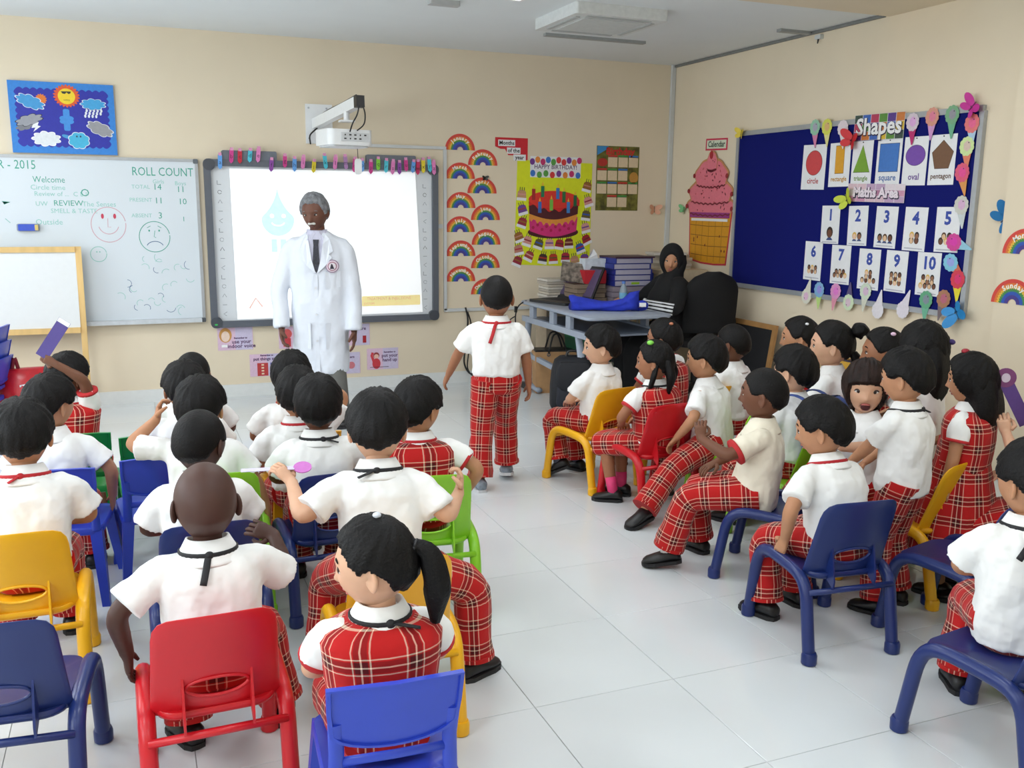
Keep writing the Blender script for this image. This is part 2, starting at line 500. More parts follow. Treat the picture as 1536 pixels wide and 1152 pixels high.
outlined('cloud_cutout', rot2(scal(.085, .042, .235, -.065, 8, .14), -.4, .235, -.065), (150, 150, 154), t, -0.0235)
outlined('cloud_cutout', scal(.085, .048, -.12, -.145, 9, .16), (222, 226, 230), t, -0.0235, (250, 250, 250))
c5 = outlined('cloud_cutout', scal(.066, .055, .09, -.15, 8, .10), (66, 176, 214), t, -0.0235)
flat('blowing_mouth', rot2(ell(.03, .012, .01, -.125), -.3, .01, -.125), paint((66, 150, 205)), c5, -0.0232)
for e in (.078, .102): flat('eye', ell(.006, .007, e, -.122, 10), paint((40, 60, 90)), c5, -0.0252)
flat('cross_cutout', scal(.05, .03, .02, -.01, 4, .2) , paint((62, 140, 215)), t, -0.0232)
flat('cross_cutout', rrect(.042, .15, .012, .02, -.01), paint((62, 140, 215)), t, -0.0234)

# dry-wipe whiteboard
t = thing('whiteboard', 'large dry-wipe whiteboard with green marker writing and two drawn faces', 'whiteboard', (-5.36, -0.001, 1.23))
WB = mat('whiteboard_surface', (216, 224, 230), 0.25, var=0.01, scale=2)
MB().prism(rect(2.40, 1.20), -0.018, 0).build('writing_surface', WB, t)
mb = MB()
for z in (-.605, .605): mb.prism(rect(2.44, 0.022, 0, z), -0.024, 0)
mb.build('frame_rail', ALU, t)
for x in (-1.21, 1.21): MB().prism(rect(0.022, 1.19, x, 0), -0.024, 0).build('frame_rail', ALU, t)
for x in (-1.205, 1.205):
    for z in (-.60, .60): MB().prism(rrect(0.035, 0.035, 0.008, x, z), -0.027, 0).build('corner_cap', mat('grey_plastic', (92, 98, 104), 0.4), t)
MB().box((0.72, -0.05, -0.595), (0.94, 0.075, 0.03)).build('pen_tray', mat('tray_grey', (198, 203, 207), 0.4), t)
GREEN = mat('green_marker', (62, 158, 138), 0.5); TEAL = mat('faded_green_marker', (138, 196, 186), 0.5)
REDM = mat('red_marker', (196, 60, 84), 0.5); BLUM = mat('blue_marker', (60, 100, 140), 0.5); PINKM = mat('faded_red_marker', (206, 160, 170), 0.5)
ox, oz = -5.36, 1.23
def wtxt(s, size, x, z, m, **k):
    lettering(s, size, m, t, x=x - ox, z=z - oz, y=-0.0184, **k)
wtxt('12 OCTOBER - 2015', .088, -5.235, 1.775, GREEN, align='RIGHT', sx=.8)
wtxt('ROLL COUNT', .088, -4.39, 1.745, GREEN, sx=.78)
wtxt('Girls', .042, -4.425, 1.675, TEAL); wtxt('Boys', .042, -4.27, 1.665, TEAL)
wtxt('TOTAL', .04, -4.55, 1.635, TEAL); wtxt('14', .062, -4.435, 1.635, GREEN); wtxt('11', .062, -4.27, 1.62, GREEN)
wtxt('PRESENT', .04, -4.555, 1.54, TEAL); wtxt('11', .062, -4.43, 1.535, GREEN); wtxt('10', .062, -4.262, 1.53, GREEN)
wtxt('ABSENT', .04, -4.555, 1.425, TEAL); wtxt('3', .066, -4.425, 1.425, GREEN); wtxt('1', .05, -4.26, 1.40, GREEN)
wtxt('Welcome', .062, -5.16, 1.675, GREEN, sx=.85); wtxt('Circle time', .05, -5.17, 1.62, TEAL); wtxt('Review of ...  C L I', .046, -5.09, 1.575, TEAL); wtxt('O', .075, -4.93, 1.585, GREEN)
wtxt('UW', .046, -5.22, 1.505, TEAL); wtxt('REVIEW', .056, -5.045, 1.51, GREEN); wtxt('The Senses', .05, -4.84, 1.505, TEAL); wtxt('SMELL & TASTE', .046, -5.01, 1.455, TEAL)
wtxt('Outside', .055, -5.18, 1.375, TEAL)
def ring(cx, cz, r, m, parent=None, w=.005, sq=1.0):
    MB().prism(stroke([(cx - ox + r * cos(a), cz - oz + r * sq * sin(a)) for a in np.linspace(0.2, 2 * pi + .1, 40)], w), -0.0188, -0.0182).build('drawn_line', m, t)
def line(pts, m, w=.005):
    MB().prism(stroke([(x - ox, z - oz) for x, z in pts], w), -0.0188, -0.0182).build('drawn_line', m, t)
ring(-4.787, 1.358, .118, PINKM, sq=1.08); line([(-4.787 + .07 * cos(a), 1.365 + .075 * sin(a)) for a in np.linspace(pi + .3, 2 * pi - .3, 14)], PINKM)
for x in (-4.825, -4.742): MB().prism(ell(.010, .019, x - ox, 1.42 - oz, 14), -0.0188, -0.0182).build('drawn_eye', REDM, t)
line([(-4.79, 1.405), (-4.792, 1.34), (-4.772, 1.34)], PINKM, .004)
ring(-4.474, 1.269, .108, GREEN, sq=1.05); line([(-4.474 + .06 * cos(a), 1.19 + .045 * sin(a)) for a in np.linspace(.35, pi - .35, 14)], BLUM)
for x in (-4.51, -4.44): MB().prism(ell(.006, .008, x - ox, 1.315 - oz, 10), -0.0188, -0.0182).build('drawn_eye', GREEN, t)
line([(-4.47, 1.315), (-4.478, 1.27), (-4.465, 1.262)], GREEN, .004)
for sx in (-1, 1): line([(-4.474 + sx * .05, 1.335), (-4.474 + sx * .025, 1.35)], GREEN, .004)
ring(-4.869, 1.143, .055, TEAL); 
for x in (-4.88, -4.86): MB().prism(ell(.005, .006, x - ox, 1.16 - oz, 8), -0.0188, -0.0182).build('drawn_eye', TEAL, t)
for k in range(26):
    x = -4.75 + random.random() * .53; z = .70 + random.random() * .42; a = random.random() * 6; r = .022 + .015 * random.random()
    line([(x + r * cos(b), z + r * sin(b)) for b in np.linspace(a, a + 2.2 + random.random(), 9)], random.choice([TEAL, BLUM, TEAL]), .0035)
line([(-5.47, 1.52), (-5.42, 1.515), (-5.46, 1.50)], GREEN); line([(-5.46, 1.40), (-5.43, 1.37)], TEAL)

t = thing('board_eraser', 'blue magnetic board eraser stuck on the whiteboard', 'eraser', (-5.318, -0.0195, 1.338))
MB().prism(rrect(.145, .052, .01), -.02, 0).build('felt_pad', mat('eraser_grey', (150, 158, 170), .7), t)
MB().prism(rrect(.125, .046, .008), -.034, -.02).build('handle', paint((58, 86, 196)), t)
MB().prism(rrect(.022, .040, .004, .055, 0), -.0355, -.034).build('sticker', paint((214, 190, 110)), t)

# wooden easel in front of the whiteboard
PINE = mat('pine_wood', (222, 186, 122), .5, var=.12, scale=14, stretch=(1, 1, .12))
t = thing('easel', 'pine-framed white easel standing at the left end of the whiteboard', 'easel', (-5.36, -0.18, 0))
for x in (-.38, .36):
    MB().bar((x, -.02, 0.0), (x, .06, 1.205), .04, .025, (0, 1, 0)).build('leg', PINE, t)
MB().bar((-.36, .045, 1.185), (.34, .045, 1.185), .022, .04).build('crossbar', PINE, t)
MB().bar((-.36, .0, .605), (.34, .0, .605), .022, .04).build('crossbar', PINE, t)
MB().bar((-.01, .006, .625), (-.01, .052, 1.165), .70, .010, (0, 1, 0)).build('drawing_board', mat('easel_white', (226, 229, 230), .3, var=.01), t)
MB().bar((-.36, -.01, .25), (.34, -.01, .25), .02, .035).build('crossbar', PINE, t)

# interactive whiteboard
GREYF = mat('board_frame_grey', (92, 97, 106), .4, var=.03)
t = thing('interactive_whiteboard', 'grey-framed interactive whiteboard showing a lit slide with a water drop', 'whiteboard', (-3.175, -0.001, 1.208))
W_, H_ = 1.85, 1.285
for z in (-1, 1): MB().prism(rrect(W_ - .10, .05, .006, 0, z * (H_ / 2 - .025)), -.05, 0).build('frame_rail', GREYF, t)
for x in (-1, 1): MB().prism(rrect(.05, H_ - .10, .006, x * (W_ / 2 - .025), 0), -.05, 0).build('frame_rail', GREYF, t)
for x in (-1, 1):
    for z in (-1, 1):
        MB().prism(rrect(.085, .085, .035, x * (W_ / 2 - .04), z * (H_ / 2 - .04)), -.054, 0).build('corner_cap', mat('corner_grey', (70, 74, 82), .4), t)
MB().prism(rect(1.76, 1.19), -.02, 0).build('panel', mat('panel_white', (222, 226, 230), .35, var=.01), t)
s_ = flat('screen', [(-.735, .575), (-.725, -.585), (.79, -.575), (.735, .58)][::-1], mat('lit_screen', (245, 248, 250), .5, emit=(252, 254, 255), estr=PROJ_W), t, -.0202)
EM = dict(rough=.5)
def lit(nm, rgb, e): return mat(nm, rgb, .5, emit=rgb, estr=e)
DROP = lit('lit_drop', (206, 240, 242), .36)
dp = []
for a in np.linspace(0, 2 * pi, 48, endpoint=False):
    r = .125; x = r * sin(a) * (1.0 if cos(a) < 0.2 else (1 - (cos(a) - .2) / .8) ** .9); z = -r * cos(a) * (1 if cos(a) < 0 else 1)
    z = r * cos(a) * (1.0 if cos(a) < 0 else 1 + 1.0 * cos(a) ** 2)
    dp.append((-.385 + x, .19 + z))
d_ = flat('drop_figure', dp, DROP, s_, -.0211)
for x in (-.43, -.34): flat('eye', ell(.016, .016, x, .22, 12), lit('lit_white', (252, 252, 252), .5), d_, -.0219)
MB().prism(stroke([(-.385 + .05 * cos(a), .175 + .03 * sin(a)) for a in np.linspace(pi + .2, 2 * pi - .2, 10)], .009), -.0225, -.0219).build('smile', lit('lit_white', (252, 252, 252), .5), d_)
for x in (-.42, -.35): flat('leg', rect(.045, .10, x, -.01), DROP, d_, -.0211)
y_ = flat('slide_banner', rrect(.50, .085, .01, .52, -.47), lit('lit_yellow', (246, 226, 160), .30), s_, -.0211)
lettering('TREATMENT & INJECTIONS', .034, lit('lit_grey', (206, 188, 140), .2), y_, x=.50, z=-.452, y=-.0222, sx=.9); lettering('SYSTEM', .026, lit('lit_grey', (206, 188, 140), .2), y_, x=.33, z=-.492, y=-.0222)
MB().prism(stroke([(-.63, -.50), (-.58, -.42), (-.53, -.49)], .012), -.0219, -.0211).build('slide_logo', lit('lit_pink', (226, 190, 180), .3), s_)
ICON = mat('icon_grey', (140, 146, 152), .5); ICOND = mat('icon_dark', (40, 44, 50), .5)
for sx in (-1, 1):
    for k in range(15):
        x = sx * .815; z = .47 - k * .072
        kk = k % 5
        if kk == 0: p = stroke([(x - .015, z + .015), (x - .015, z - .015), (x + .012, z - .015)][::-1], .005)
        elif kk == 1: p = stroke(ell(.014, .014, x, z, 14) , .003)
        elif kk == 2: p = stroke([(x - .015, z - .012), (x, z + .014), (x + .015, z - .012)], .004)
        elif kk == 3: p = stroke([(x - .016, z), (x + .016, z)], .004)
        else: p = stroke([(x + .014, z + .016), (x - .012, z), (x + .01, z - .016)], .004)
        MB().prism(p, -.0207, -.0200).build('tool_icon', ICOND if k in (1, 7) else ICON, t)
flat('status_sticker', ell(.012, .007, -.89, -.617, 12), paint((60, 190, 90)), t, -.0542)
for x0, nm in ((-.585, 'left'), (.53, 'right')):
    MB().prism(rrect(.41, .075, .012, x0, H_ / 2 + .03), -.045, 0).build('sensor_bar', mat('sensor_grey', (104, 110, 120), .4), t)

# letter pegs
peg_px = [103,165,210,265,310,380,455,508,557,617,682,740,800,852,897,948,992,1040,1080,1120,1160,1205,1233,1266,1305,1332]
pc = {'blue': (100, 160, 226), 'magenta': (206, 60, 140), 'red': (200, 34, 60), 'cyan': (80, 196, 216), 'pink': (226, 130, 190), 'purple': (140, 70, 160), 'yellow': (226, 204, 50), 'mauve': (176, 130, 180), 'green': (130, 204, 60), 'crimson': (190, 40, 90)}
peg_c = ['blue','magenta','red','cyan','pink','purple','magenta','blue','pink','yellow','cyan','pink','mauve','magenta','blue','magenta','green','cyan','pink','purple','magenta','blue','crimson','yellow','cyan','pink']
for k in range(26):
    px = 300 + peg_px[k] / 3.84
    x = -4.10 + (px - 304) * 1.852 / 351
    ch = 'abcdefghijklmnopqrstuvwxyz'[k]
    dz = random.uniform(-.018, .018) + (.035 if 1 <= k <= 4 else 0)
    p = thing('letter_peg', '%s alphabet peg marked with the letter %s on the interactive board\'s top edge' % (peg_c[k], ch), 'peg', (x, -.056, 1.842 + dz), 0, 'alphabet pegs along the interactive board', rot=(0, random.uniform(-.12, .12), 0))
    pm = paint(pc[peg_c[k]])
    L = random.uniform(.085, .105)
    MB().prism([(-.015, -.045), (0, -.062), (.015, -.045), (.015, L - .055), (-.015, L - .055)], -.006, .002).build('card', pm, p)
    lettering(ch, .045, paint(tuple(int(v * .45) for v in pc[peg_c[k]])), p, name='letter', x=0, z=-.01, y=-.0066)
    MB().box((0, -.001, L - .050), (.022, .016, .022)).build('clip', paint((222, 150, 190)), p)

# projector on its arm
t = thing('projector_mount', 'white wall plate and boom arm holding the projector over the board', 'projector mount', (-3.215, -0.001, 2.14))
MB().prism(rect(.21, .30), -.012, 0).build('wall_plate', WHITE_PL, t)
for x in (-.08, .06):
    for z in (-.11, .12): MB().prism(ell(.008, .008, x, z, 10), -.016, -.012).build('bolt', ALU, t)
MB().bar((-.03, -.01, .0), (.12, -.86, .095), .055, .075).build('boom', WHITE_PL, t)
MB().bar((.12, -.85, .095), (.128, -.905, .098), .06, .08).build('end_cap', BLACK, t)
MB().tube([(.075, -.68, .05), (.075, -.68, -.02)], .022, 10).build('drop_post', WHITE_PL, t)
MB().box((.075, -.68, -.025), (.10, .10, .012)).build('mount_plate', WHITE_PL, t)
MB().tube(polyline([(-.02, -.03, .045), (.02, -.3, .085), (.06, -.55, .105), (.11, -.85, .142)], 20), .007, 6).build('cable', BLACK, t)
MB().tube(polyline([(.125, -.9, .12), (.165, -.89, .02), (.165, -.86, -.06), (.11, -.85, -.10)], 16, 4), .005, 6).build('cable', BLACK, t)
MB().tube(polyline([(.125, -.9, .10), (.10, -.92, .0), (.075, -.87, -.05), (.06, -.85, -.11)], 16, 4), .005, 6).build('cable', BLACK, t)
MB().tube(polyline([(-.02, -.05, -.03), (-.09, -.07, -.09), (-.075, -.03, -.155)], 14, 4), .006, 6).build('cable', BLACK, t)
t = thing('projector', 'white short-throw projector hanging under the wall arm', 'projector', (-3.165, -0.68, 1.995), RAD(10))
MB().prism(rrect(.34, .30, .05), -.055, .055).build('case', WHITE_PL, t, auto=40).rotation_euler = (RAD(90), 0, 0)
MB().box((.03, -.153, .002), (.22, .006, .06)).build('socket_panel', mat('socket_panel', (206, 209, 211), .4), t)
for k in range(9):
    MB().box((-.05 + (k % 5) * .038, -.157, .016 - (k // 5) * .026), (.016 if k % 3 else .008, .004, .009)).build('socket', BLACK, t)
MB().prism(rrect(.30, .26, .05), .055, .066).build('base_cover', mat('case_grey', (206, 208, 210), .4), t).rotation_euler = (RAD(-90), 0, 0)
tag(MB().prism(rrect(.052, .115, .02), -.012, 0).build('hanging_tag', WHITE_PL), 'small white teardrop tag hanging below the projector', 'tag').location = (-3.045, -.60, 1.80)
MB().tube([(0, -.006, .05), (-.004, -.006, .14)], .0025, 6).build('string', BLACK, bpy.data.objects['hanging_tag'])

t = thing('cable_trunking', 'thin white cable trunking framing the rainbow months', 'trunking', (-2.18, -0.001, 1.3))
MB().box((-.34, -.009, .69), (.70, .018, .024)).build('top_run', TRUNK, t)
MB().box((0, -.009, 0.01), (.026, .018, 1.34)).build('side_run', TRUNK, t)
MB().box((.40, -.009, -.66), (.82, .018, .026)).build('bottom_run', TRUNK, t)
MB().box((-.05, -.012, .05), (.05, .02, .035)).build('clip', TRUNK, t)

# rainbow months
RB = [(214, 70, 60), (226, 120, 50), (232, 186, 66), (70, 140, 74), (46, 84, 178), (70, 60, 140)]
def arc_text(txt, r, size):
    mb = MB(); n = len(txt)
    step = size * .62 / r
    a = pi / 2 + step * (n - 1) / 2
    for ch in txt:
        q = text_mb(ch, size, r * cos(a), r * sin(a), -.0042, rot=a - pi / 2, bold=.0012)
        mb.add(q.v, q.f); a -= step
    return mb
def rainbow(loc, label, month, r=.132, rotz=0.0):
    t = thing('paper_rainbow', label, 'rainbow', loc, rotz, 'paper rainbow months')
    rr = [r, r * .84, r * .72, r * .62, r * .50, r * .36, r * .20]
    flat('paper', arcband(rr[6], rr[0]), paint(RB[0]), t, -.0005, .0012)
    for k in range(1, 6):
        if k in (2, 3, 4):
            pts = [(rr[k] * (1 + (.05 if i % 2 else -.05)) * cos(pi * i / 40), rr[k] * (1 + (.05 if i % 2 else -.05)) * sin(pi * i / 40)) for i in range(41)]
            pts += [(rr[6] * cos(pi - pi * i / 20), rr[6] * sin(pi - pi * i / 20)) for i in range(21)]
        else:
            pts = arcband(rr[6], rr[k])
        flat('stripe', pts, paint(RB[k]), t, -.0017 - .0003 * k, .0003)
    if month:
        arc_text(month, r * .73, .042).build('lettering', paint((245, 244, 236)), t)
    return t
months = ['January','February','March','April','May','June','July','August','September','October','November','December']
rpos = [(-2.044,1.979),(-1.841,1.859),(-2.044,1.745),(-1.846,1.627),(-2.038,1.503),(-1.814,1.403),(-2.044,1.302),(-1.807,1.194),(-2.037,1.099),(-1.812,0.994),(-2.037,0.883),(-1.812,0.769)]
for (x, z), mth in zip(rpos, months):
    rainbow((x, -0.001, z), 'paper rainbow lettered %s on the board wall' % mth, mth)
rainbow((-0.061, -3.80, 1.02), 'lower paper rainbow at the right edge of the picture', 'Sunday', .14, -pi / 2)
rainbow((-0.061, -3.84, 1.30), 'upper paper rainbow at the right edge of the picture', 'Monday', .14, -pi / 2)

t = thing('months_sign', 'red stepped sign reading Months of the year', 'sign', (-1.58, -0.001, 2.0))
flat('red_card', [(.15, -.09), (.03, -.09), (.03, -.05), (-.03, -.05), (-.06, 0), (-.1, 0), (-.15, .02), (-.15, .095), (.15, .095)][::-1], paint((206, 34, 46)), t, -.0005, .001)
for k, (s, x, z, w) in enumerate((('Months', -.045, .050, .155), ('of the', .02, -.012, .125), ('year', .075, -.068, .115))):
    q = flat('word_card', rect(w, .052, x, z), PAPER, t, -.002); lettering(s, .046, BLACK, q, x=x, z=z, y=-.003, bold=.001)

# birthday cake poster
t = thing('birthday_poster', 'yellow birthday poster with a big paper cake and many small cakes', 'poster', (-1.17, -0.001, 1.455))
flat('yellow_sheet', [(-.375, -.435), (.36, -.465), (.365, .445), (-.355, .46)], mat('neon_yellow', (222, 230, 30), .6, var=.03), t, -.0005, .001)
q = flat('happy_birthday_card', rect(.485, .178, .008, .405), PAPER, t, -.0018, .001)
lettering('HAPPY BIRTHDAY!', .052, paint((96, 70, 110)), q, x=.008, z=.405, y=-.0032, sx=.95, bold=.0008)
bc = [(120, 60, 150), (216, 60, 60), (90, 160, 70), (60, 120, 200), (200, 50, 110), (230, 140, 60)]
for k in range(18):
    top = k < 10
    x = -.215 + (k % 10) * .05 if top else -.21 + (k - 10) * .062
    z = (.465 if k % 2 else .448) if top else (.338 if k % 2 else .35)
    b_ = flat('balloon', ell(.024, .028, x, z, 16), paint(bc[(k * 5 + k // 6) % 6]), q, -.0032 - .0002 * (k % 2), .0004)
ck = flat('cake_plate', [(x, z) for x, z in ell(.245, .055, -.005, -.155)], paint((74, 24, 34)), t, -.0018, .001)
def band(z0, z1, w0, w1, sag):
    o = [(-.005 - w0 + 2 * w0 * i / 24, z0 - sag * sin(pi * i / 24)) for i in range(25)]
    return o + [(-.005 + w1 - 2 * w1 * i / 24, z1 - sag * sin(pi * i / 24)) for i in range(25)]
flat('pink_layer', band(-.145, -.02, .225, .235, .05), paint((214, 48, 122)), ck, -.0030, .0006)
flat('yellow_icing', [(-.24 + .02 * i, -.03 - .05 * sin(pi * i / 23.5) - (.028 if i % 3 == 1 else 0)) for i in range(24)] + [(.225 - .02 * i, .03 - .05 * sin(pi * i / 23)) for i in range(24)], paint((230, 150, 60)), ck, -.0037, .0006)
flat('chocolate_layer', band(.005, .11, .235, .24, .05), paint((78, 22, 30)), ck, -.0044, .0006)
flat('red_top', ell(.242, .075, -.005, .128), paint((222, 54, 40)), ck, -.0051, .0006)
flat('icing_drip', [(-.245 + .0204 * i, .10 - .055 * sin(pi * i / 24) - .014 * (1 + cos(i * 1.3))) for i in range(25)] + [(.245 - .02 * i, .13) for i in range(25)], paint((214, 40, 36)), ck, -.0050, .0005)
for k in range(10): flat('dot', ell(.014, .014, -.2 + .043 * k, -.10 - .03 * sin(pi * (k + .5) / 10) + (.022 if k % 2 else -.01), 12), paint((180, 30, 80)), ck, -.0037, .0006)
for k, (x, z, rgb) in enumerate(((-.2, .17, (170, 40, 40)), (-.14, .06, (60, 110, 190)), (-.115, .195, (30, 120, 80)), (-.03, .08, (120, 190, 70)), (.03, .18, (60, 120, 190)), (.09, .15, (40, 110, 60)), (.135, .06, (60, 130, 200)), (.20, .12, (30, 100, 60)))):
    c_ = flat('candle', rect(.032, .095, x, z), paint(rgb), ck, -.006 - .0003 * k, .0006)
    flat('flame', [(x - .01, z + .052), (x + .01, z + .052), (x, z + .085)], paint((240, 190, 60)), c_, -.006 - .0003 * k, .0006)
mini = [(-.31, .17), (-.305, .045), (-.30, -.065), (-.335, -.19), (-.25, -.225), (-.14, -.25), (-.04, -.25), (.06, -.255), (.15, -.245), (.26, -.29), (-.335, -.30), (-.23, -.355), (-.10, -.38), (0, -.38), (.12, -.37), (.21, -.40), (.31, -.385), (-.34, -.40), (.32, .25), (.33, .12), (.315, .0), (.31, -.11), (.32, -.215)]
mc = [(196, 150, 110), (110, 70, 150), (150, 40, 60), (150, 100, 40), (214, 150, 140), (100, 90, 40), (214, 160, 150), (170, 40, 50), (110, 40, 40), (50, 90, 180), (190, 130, 110), (160, 60, 60), (70, 50, 50), (190, 60, 40), (180, 50, 70)]
for k, (x, z) in enumerate(mini):
    a = random.uniform(-.45, .45)
    q = flat('small_cake', rot2([(x - .043, z - .03), (x + .043, z - .03), (x + .038, z + .02), (x + .02, z + .035), (x - .02, z + .035), (x - .038, z + .02)], a, x, z), paint(mc[k % len(mc)]), t, -.0019, .0008)
    flat('name_strip', rot2(rect(.09, .025, x, z - .042), a, x, z), PAPER, q, -.0020, .0009)
    flat('icing', rot2(rect(.072, .012, x, z), a, x, z), paint(mc[(k * 7 + 4) % len(mc)]), q, -.0028, .0005)
    for e in (-.02, 0, .02): flat('candle', rot2(rect(.006, .03, x + e, z + .045), a, x, z), paint((60, 70, 60)), q, -.0022, .0005)

# birthday calendar
t = thing('birthday_calendar', 'jungle print birthday calendar with cream boxes beside the corner', 'calendar', (-.55, -0.001, 1.775))
flat('sheet', rect(.43, .565), mat('jungle_print', (106, 104, 40), .6, var=.6, scale=18), t, -.0005, .0012)
flat('sky_corner', [(-.21, .2), (-.12, .25), (-.1, .28), (-.21, .28)], paint((60, 140, 200)), t, -.0018)
lettering('Birthday', .085, paint((200, 40, 40)), t, x=.02, z=.235, y=-.0024, bold=.003)
flat('parrot', ell(.05, .035, -.155, .14), paint((180, 50, 40)), t, -.0018); flat('snake', ell(.045, .05, .165, .01), paint((190, 140, 60)), t, -.0018)
hc = [(60, 120, 190), (200, 60, 50), (70, 150, 70)]
for r in range(4):
    for c in range(4):
        if (r, c) in ((0, 0), (1, 3), (3, 0), (3, 3)): continue
        x, z = -.158 + c * .105, .145 - r * .117
        q = flat('month_box', rect(.094, .09, x, z), paint((224, 204, 170)), t, -.0018); flat('month_strip', rect(.094, .018, x, z + .05), paint(hc[(r + c) % 3]), q, -.0018)

# small manners cards below the interactive board
MAU = paint((222, 190, 212)); PUR = paint((84, 44, 96))
def manners(x, z, label, words, pic):
    t = thing('manners_card', label, 'card', (x, -0.001, z), 0, 'manners cards under the interactive board')
    flat('card', rect(.27, .18), MAU, t, -.0005, .001)
    flat('card_tint', rect(.13, .178, .065, 0), paint((206, 196, 222)), t, -.0016, .0002)
    for s, sz, xx, zz in words: lettering(s, sz, PUR, t, x=xx, z=zz, y=-.0024, bold=.0009)
    for pts, rgb in pic:
        flat('picture', pts, paint(rgb), t, -.0019 - .0002 * pic.index((pts, rgb)), .0002)
manners(-3.922, .468, 'card reading use your indoor voice with a blonde girl', [('Remember to', .018, .04, .005), ('use your', .042, .045, -.025), ('indoor voice', .042, .045, -.06)],
        [(ell(.048, .058, -.075, .03), (206, 150, 80)), (ell(.032, .042, -.075, .02), (240, 214, 196)), (rect(.045, .02, -.085, -.055), (250, 250, 250))])
manners(-3.685, .245, 'card reading put things away with red and blue drawers', [('Remember to', .018, 0, .078), ('put things away', .034, 0, .05)],
        [(rect(.085, .105, -.035, -.035), (190, 60, 60)), (rect(.06, .105, .055, -.035), (70, 80, 150))] + [(rect(.02, .012, -.035, -.07 + .024 * k), (236, 220, 190)) for k in range(4)])
manners(-3.45, .46, 'card with a red figure half hidden by the man\'s right hand', [('be kind', .04, .05, .0)], [(ell(.04, .04, -.07, .03), (214, 90, 90)), (rect(.06, .07, -.07, -.04), (200, 60, 70))])
manners(-2.975, .46, 'card with dark letters behind the man\'s left sleeve', [('share', .04, .06, .05)], [(rect(.03, .06, .09, -.04), (170, 30, 40))])
manners(-2.732, .247, 'card reading put your hand up with a pink dinosaur', [('Remember to', .018, .06, .055), ('put your', .04, .06, .025), ('hand up', .04, .06, -.012)],
        [(ell(.035, .045, -.055, -.04), (206, 60, 70)), (stroke([(-.075, -.03), (-.095, .03), (-.085, .055)], .022), (206, 60, 70)), (ell(.026, .026, -.055, .03), (150, 60, 60)), (ell(.02, .018, -.055, .022), (236, 190, 170)), (rect(.16, .004, -.03, -.07), (60, 40, 60))])
manners(-3.06, .225, 'manners card behind the lab coat hem', [('good manners', .03, .0, .05)], [(ell(.03, .03, .06, -.02), (206, 120, 130))])

def butterfly(loc, rgb, label, rotz=0, tilt=0, s=1.0, cat='butterfly'):
    t = thing('paper_butterfly', label, cat, loc, rot=(0, tilt, rotz))
    m = paint(rgb)
    for sx in (-1, 1):
        mb = MB()
        for (cx, cz, rx, rz, a) in ((.034, .018, .036, .022, .5), (.028, -.024, .026, .020, -.5)):
            pts = rot2(ell(rx * s, rz * s, cx * s, cz * s, 16), a, cx * s, cz * s)
            P = [(sx * x, -.004 - abs(x) * .5, z) for x, z in pts]; Q = [(x, y + .0012, z) for x, y, z in P]
            mb.add(P + Q, [tuple(range(16)), tuple(range(31, 15, -1))] + [(i, (i + 1) % 16, (i + 1) % 16 + 16, i + 16) for i in range(16)])
        mb.build('wing', m, t)
    MB().tube([(0, -.005, -.03 * s), (0, -.006, .03 * s)], [.004, .003], 6).build('body', paint(tuple(int(v * .6) for v in rgb)), t)
    return t
butterfly((-.159, -.001, 1.506), (226, 170, 140), 'pale orange paper butterfly on the wall left of the corner')
butterfly((-1.822, -.004, 1.755), (40, 44, 40), 'tiny dark paper butterfly on the April rainbow', s=.45)

# ================================================================== right wall
RW = -pi / 2
t = thing('calendar_sign', 'small white sign reading Calendar in a red border', 'sign', (-.001, -.722, 2.055), rot=(0, .03, RW))
flat('border', rect(.32, .098), paint((206, 44, 80)), t, -.0005, .001); q = flat('card', rect(.285, .07), paint((214, 222, 200)), t, -.0016)
lettering('Calendar', .068, paint((36, 66, 50)), q, x=0, z=0, y=-.0026, bold=.0015)

t = thing('calendar_cone', 'large paper ice-cream cone with pink scoops on an orange grid cone', 'display', (-.001, -.67, 1.47), RW)
TAN = paint((196, 136, 90)); PINK = paint((226, 120, 136)); BROWN = paint((120, 36, 50))
def scoop(cx, cz, rx, rz, flatb=True):
    return [(cx + rx * cos(a) * (1 + .05 * sin(7 * a)), cz + rz * max(sin(a), -.42 + .05 * sin(12 * a))) for a in np.linspace(0, 2 * pi, 64, endpoint=False)]
for k, (cx, cz, rx, rz) in enumerate(((0, .06, .335, .13), (.0, .17, .31, .15), (.01, .31, .235, .15), (.02, .42, .075, .10))):
    b_ = flat('scoop', [(x * 1.0, z + .008) for x, z in scoop(cx, cz, rx * 1.06, rz * 1.06)], TAN, t, -.0006 - .004 * k, .003)
    flat('icing', scoop(cx, cz, rx, rz), PINK, b_, -.0037 - .004 * k, .0007)
    flat('icing_line', stroke([(cx - rx * .9 + 1.8 * rx * i / 30, cz - .42 * rz - rz * .12 * sin(pi * i / 30) + .006 * sin(i * 1.7)) for i in range(31)], .012), BROWN, b_, -.0046 - .004 * k, .0006)
    for j in range((14, 18, 16, 3)[k]):
        x = cx + rx * random.uniform(-.75, .75); z = cz + rz * random.uniform(-.25, .65)
        flat('sprinkle', rot2(ell(.006, random.uniform(.006, .016), x, z, 8), random.uniform(-1.5, 1.5), x, z), BROWN if j % 3 else paint((200, 80, 90)), b_, -.0046 - .004 * k, .0006)
flat('cherry', ell(.024, .035, .01, .50), paint((170, 30, 44)), t, -.017, .002)
for sx, sz in ((-.24, .33), (.25, .32), (-.32, .2), (.33, .17), (-.34, .07), (.34, .05)): flat('berry', ell(.018, .02, sx, sz, 12), paint((150, 34, 44)), t, -.017, .002)
b_ = flat('cone_body', [(-.315, .02), (-.29, -.40), (-.1, -.425), (.1, -.43), (.28, -.42), (.335, .03)][::-1], paint((196, 52, 70)), t, -.0006, .0016)
